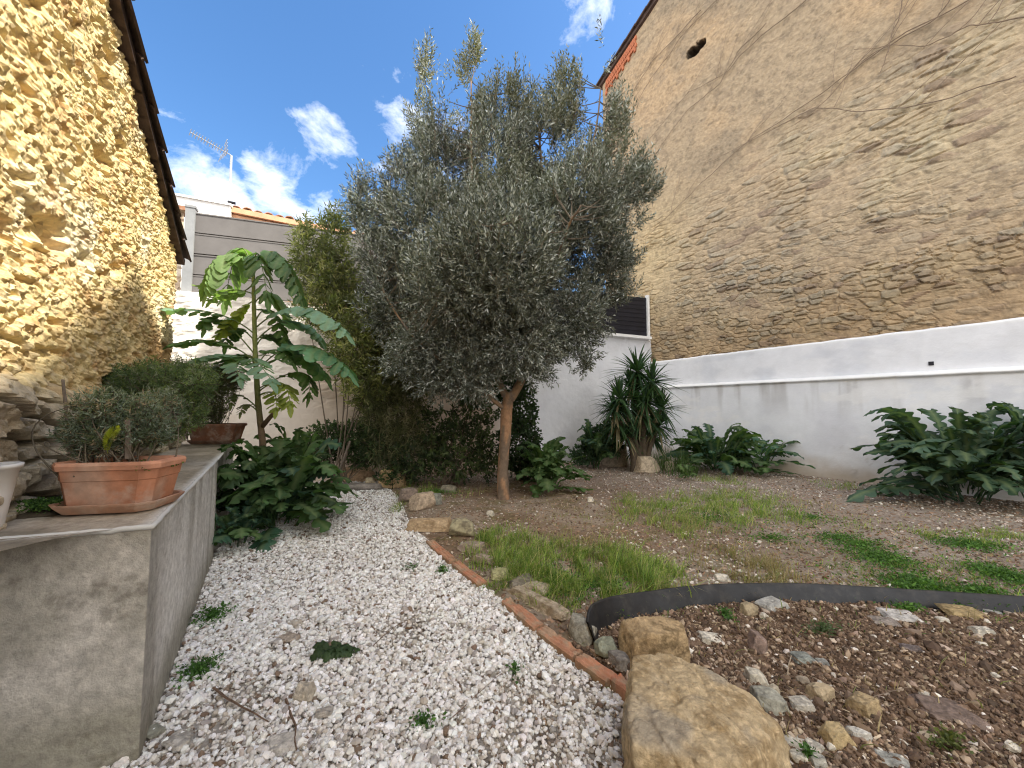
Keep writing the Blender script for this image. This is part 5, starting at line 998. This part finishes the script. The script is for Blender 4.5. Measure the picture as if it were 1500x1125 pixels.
def fern():
    r = np.random.default_rng(3); b = at_y(158, 664, y1-.10); b2 = at_y(176, 626, y1-.12); root = thing('fern', 'bright yellow-green fern frond beside the short stake in the trough', 'fern', b); mb = MB()
    P_ = bez(b, at_y(152, 638, y1-.1), b2, 22); V, Fq = tube(P_, .0012, 4); mb.add(V, Fq, (.25, .28, .03))
    for i in range(2, 21):
        for s_ in (-1, 1):
            d = np.array([.3*s_, -.3, .5-.5*s_]) if 0 else np.cross(P_[min(i+1, 21)]-P_[i-1], [0, 1, 0])*s_; d = d/np.linalg.norm(d)+.5*(P_[min(i+1, 21)]-P_[i-1])/np.linalg.norm(P_[min(i+1, 21)]-P_[i-1]); l = .028*math.sin(math.pi*(i/22))**.6
            V, Fq, cc = leafstrip(P_[i], P_[i]+d*l*.5, P_[i]+d*l, .0065, 0, 0, 0, .2, (.30, .34, .03), 5, 0, 0, r, .5, .5, False, 3); mb.add(V, Fq, cc)
    mb.build('frond', M_leaf, root)
fern()

# ------------------------------------------------------------------ grass and ground weeds
def blades(name, patches, seed, h=.10, w=.0045, cols=((.19, .29, .05), (.29, .37, .085), (.10, .18, .04), (.42, .38, .18)), p=(4, 4, 3, 2.2), lean=.95, zbase=None):
    r = np.random.default_rng(seed); XY = []; HH = []
    for px, py, rx, ry, n, hs in patches:
        c, e_, f_ = gpt(px, py), gpt(px+rx, py), gpt(px, py-ry); ax, ay = abs(e_[0]-c[0]), abs(f_[1]-c[1])*.85
        a = r.uniform(0, 2*np.pi, n); q = np.sqrt(r.random(n))*(1+.25*r.normal(size=n)*.6); x = c[0]+np.cos(a)*q*ax; y = c[1]+np.sin(a)*q*ay
        k = (fbm(x*7, y*7, 0, 3, seed)+.5 > r.uniform(.40, .62, n)); XY.append(np.c_[x, y][k]); HH.append(np.full(k.sum(), hs)*(.5+.9*(fbm(x*9, y*9, 0, 2, seed+1)+.5)[k]*1.3-.1))
    XY = np.concatenate(XY); H = np.concatenate(HH)*h*r.lognormal(0, .28, len(XY)); n = len(XY); a = r.uniform(0, 2*np.pi, n); ln = lean*r.uniform(.2, 1.3, n)
    d = np.c_[np.cos(a), np.sin(a)]; s_ = np.c_[-np.sin(a+.6), np.cos(a+.6)]*w*.5*r.uniform(.6, 1.4, (n, 1)); z = ground_z(XY[:, 0], XY[:, 1])-.005; V = np.zeros((n, 7, 3))
    for k, (t, wf) in enumerate(((0, 1.), (.4, .95), (.75, .6))):
        o_ = d*(ln*H*t**1.8)[:, None]; zz = z+H*t*(1-.25*ln*t)
        V[:, 2*k] = np.c_[XY+o_-s_*wf, zz]; V[:, 2*k+1] = np.c_[XY+o_+s_*wf, zz]
    V[:, 6] = np.c_[XY+d*(ln*H)[:, None], z+H*(1-.35*ln)]
    b = (np.arange(n)*7)[:, None]; Fq = [np.concatenate([b+[0, 1, 3, 2], b+[2, 3, 5, 4]]), b+[4, 5, 6]]
    col = np.array(cols)[r.choice(len(cols), n, p=np.array(p)/sum(p))]*(1+.12*r.normal(size=(n, 1))); 
    return tag(mesh(name, V.reshape(-1, 3), Fq, M_grass, np.repeat(col, 7, 0)), kind='stuff')
blades('grass', [(735, 805, 48, 34, 2600, 1.), (820, 835, 62, 45, 4200, 1.15), (900, 838, 62, 38, 4200, 1.2), (965, 850, 40, 26, 1800, 1.), (850, 870, 70, 22, 1600, .6), (870, 895, 40, 16, 700, .6), (760, 830, 40, 30, 1500, .9),
                 (960, 755, 60, 22, 2400, 1.1), (1040, 745, 60, 24, 3400, 1.15), (1110, 745, 52, 20, 2200, 1.), (1090, 725, 50, 12, 1200, .8), (1060, 705, 40, 8, 900, .9), (930, 735, 24, 12, 500, .9), (1010, 785, 30, 8, 250, .6),
                 (1410, 790, 60, 14, 1300, .6), (1480, 785, 40, 14, 800, .6), (1220, 712, 30, 8, 400, .9), (660, 725, 45, 8, 500, .8), (610, 722, 30, 12, 700, 1.), (585, 745, 12, 8, 300, .7), (690, 790, 20, 14, 300, .8),
                 (1180, 790, 330, 70, 2600, .35), (900, 800, 200, 60, 1500, .4), (1380, 850, 160, 40, 1600, .45), (1250, 770, 90, 16, 500, .5), (720, 862, 26, 9, 420, .45), (905, 1016, 26, 10, 200, .35), (870, 985, 16, 8, 120, .3)], 51)
blades('dry_grass', [(1000, 800, 260, 90, 2600, .5), (1300, 830, 200, 60, 1400, .5), (1080, 825, 60, 26, 1500, .8), (1010, 770, 60, 18, 900, .9), (960, 870, 50, 12, 500, .6), (1130, 850, 60, 12, 500, .6), (830, 800, 60, 16, 400, .8), (1280, 850, 40, 8, 250, .6), (1180, 740, 40, 12, 350, .6)], 52, cols=((.36, .29, .16), (.28, .22, .11), (.22, .24, .09)), p=(4, 3, 2), lean=1.)
blades('wall_foot_grass', [(985, 690, 34, 10, 900, 3.6), (955, 684, 30, 6, 500, 2.6)], 53, h=.12, w=.009, cols=((.06, .11, .03), (.08, .14, .04), (.12, .15, .06)), p=(4, 3, 1), lean=.6)
def clover(name, patches, seed, kind, size=.011, cols=((.08, .17, .035), (.12, .24, .05), (.06, .13, .035)), hz=.035):
    r = np.random.default_rng(seed); XY = []
    for px, py, rx, ry, n in patches:
        c, e_, f_ = gpt(px, py), gpt(px+rx, py), gpt(px, py-ry); ax, ay = abs(e_[0]-c[0]), abs(f_[1]-c[1])*.85; a = r.uniform(0, 2*np.pi, n); q = np.abs(r.normal(size=n))*.55
        XY.append(np.c_[c[0]+np.cos(a)*q*ax, c[1]+np.sin(a)*q*ay])
    XY = np.concatenate(XY); n = len(XY); P = np.c_[XY, ground_z(XY[:, 0], XY[:, 1])+.004+hz*r.random(n)**1.5]; D = np.c_[r.normal(size=(n, 2)), r.uniform(.1, .9, n)]; D /= np.linalg.norm(D, axis=1)[:, None]
    col = np.array(cols)[r.integers(0, len(cols), n)]*(1+.15*r.normal(size=(n, 1))); V, Fq, cc = quadleaves(P, D, size*2*r.lognormal(0, .3, n), size*1.1*r.lognormal(0, .3, n), col, r, .1, .05)
    return mesh(name, V, Fq, M_grass, cc)
clover('ground_cover', [(1290, 820, 40, 20, 2600), (1350, 862, 50, 16, 2600), (1390, 880, 30, 10, 1000), (1470, 845, 40, 22, 2200), (1420, 800, 60, 16, 1600), (1330, 850, 120, 40, 900), (1440, 870, 60, 20, 900), (1260, 800, 60, 16, 900), (1130, 790, 70, 16, 500), (880, 860, 90, 30, 800), (820, 850, 60, 30, 800), (1040, 760, 70, 20, 900), (1230, 790, 50, 10, 600), (640, 722, 40, 8, 900), (1330, 895, 24, 6, 300), (1190, 760, 50, 16, 500)], 55, 'stuff')['kind'] = 'stuff'
def weed(px, py, rx, ry, n, label, seed, size=.009, hz=.05, cols=((.06, .14, .03), (.085, .18, .04), (.05, .11, .03))):
    o = clover('weed', [(px, py, rx, ry, n)], seed, None, size, cols, hz); tag(o, label, 'weed', 'small weeds')
weed(312, 905, 26, 16, 900, 'feathery green weed at the planter foot, farther of two', 61)
weed(292, 985, 26, 20, 800, 'feathery green weed at the planter foot, nearer of two', 62)
weed(1065, 905, 10, 9, 260, 'bright green weed in the bed under the black edging near the ochre boulder', 63)
weed(648, 838, 11, 7, 260, 'small round weed in the gravel beside the upper bricks', 64)
weed(603, 833, 12, 5, 120, 'sparse flat weed in the white gravel left of the small round weed', 65)
weed(1205, 928, 34, 9, 300, 'straggly grey green weed in the bed below the edging', 66, cols=((.12, .17, .09), (.09, .13, .06)))
weed(620, 1062, 30, 14, 190, 'thin sprawling weed at the bottom of the gravel', 67)
weed(755, 985, 10, 14, 90, 'wispy weed seedling in the gravel near the edging', 68)
weed(1110, 1078, 16, 20, 260, 'green weed tucked behind the largest boulder', 69)
weed(1185, 1115, 14, 8, 130, 'tiny weed between the white stones at the bottom', 70)
weed(1390, 1098, 34, 18, 260, 'yellowish weed tuft in the lower right of the bed', 71, cols=((.16, .19, .06), (.11, .14, .05)))
weed(500, 850, 1, 1, 1, 'x', 1) if 0 else None
def soilweeds():
    r = np.random.default_rng(8); mb = MB()
    c = at_z(62, 750, PZ); n = 1500; P = np.c_[c[0]+r.normal(size=n)*.07, c[1]+r.normal(size=n)*.035, PZ+.015+.035*r.random(n)]; D = np.c_[r.normal(size=(n, 2)), r.uniform(.2, 1., n)]; D /= np.linalg.norm(D, axis=1)[:, None]
    V, Fq, cc = quadleaves(P, D, .014, .008, np.array(((.07, .15, .03), (.10, .19, .04), (.05, .10, .03)))[r.integers(0, 3, n)], r); tag(mesh('weed', V, Fq, M_grass, cc), 'fresh green weeds on the planter soil left of the terracotta trough', 'weed', 'small weeds')
    n = 500; P = np.c_[POT1[0]+r.uniform(-.20, .20, n), POT1[1]+r.uniform(-.11, .11, n), PZ+.185+.02*r.random(n)]; D = np.c_[r.normal(size=(n, 2)), r.uniform(.4, 1.2, n)]; D /= np.linalg.norm(D, axis=1)[:, None]
    V, Fq, cc = quadleaves(P, D, .016, .008, np.array(((.11, .17, .04), (.17, .2, .06), (.07, .11, .03)))[r.integers(0, 3, n)], r); tag(mesh('weed', V, Fq, M_grass, cc), 'tiny weeds sprouting along the soil of the front trough', 'weed', 'small weeds')
soilweeds()
def dark_leaf_clump():
    r = np.random.default_rng(12); b = gpt(482, 960); root = thing('wilted_leaf_clump', 'wilted dark green leaf clump lying on the white gravel', 'fallen leaves', b); mb = MB()
    for q in range(14):
        a = r.uniform(0, 6.28); s_ = b+np.array([r.normal()*.02, r.normal()*.015, .02]); e_ = s_+np.array([math.cos(a)*.12, math.sin(a)*.07, -.005]); V, Fq, cc = leafstrip(s_, (s_+e_)/2+np.array([0, 0, .05]), e_, .034, 4, .4, .05, .4, (.05, .085, .035), 16, r.uniform(-.6, .6), .25, r, .3, .5, False, 5); mb.add(V, Fq, cc)
    mb.build('leaves', M_leaf, root, True)
dark_leaf_clump()
def twig(pts, label, r0=.005, seed=0, col=(.17, .11, .075)):
    P_ = np.array([gpt(*p)+np.array([0, 0, .014]) for p in pts]); t = np.linspace(0, len(P_)-1, 24); pp = np.stack([np.interp(t, range(len(P_)), P_[:, k]) for k in range(3)], 1); pp[:, :2] += .012*np.stack([fbm(t*2, seed, k, 3, 401) for k in range(2)], 1); V, Fq = tube(pp, np.linspace(r0, r0*.4, 24), 5); tag(mesh('twig', V, Fq, M_bark, col), label, 'twig', 'fallen twigs')
twig([(312, 1012), (350, 1040), (392, 1062)], 'brown twig on the gravel running away from the planter corner', .006, 1)
twig([(418, 1030), (432, 1070), (434, 1105)], 'upright-lying brown twig near the bottom of the gravel', .006, 2)
twig([(545, 950), (580, 920), (612, 905)], 'fine dark twig across the middle of the gravel', .0025, 3)
twig([(660, 1060), (700, 1020), (735, 990)], 'thin twig in the gravel pointing at the edging', .002, 4)
twig([(1152, 998), (1160, 965), (1158, 950)], 'pale root piece standing out of the soil by the grey slate', .0035, 5, (.42, .34, .25))
twig([(1245, 1030), (1200, 1000), (1165, 985)], 'thin straw root curving past the slate to the honey-coloured stone', .002, 6, (.42, .34, .25))
twig([(1265, 1030), (1300, 1020), (1330, 1012)], 'forked dry twig above the tan two-part stone', .0025, 7, (.25, .19, .14))
twig([(1300, 905), (1330, 912), (1362, 918)], 'grey stick lying under the black edging in mid bed', .005, 8, (.28, .25, .22))
twig([(1215, 838), (1240, 850), (1262, 862)], 'pale stick on the gravelly lawn above the edging', .004, 9, (.42, .38, .33))
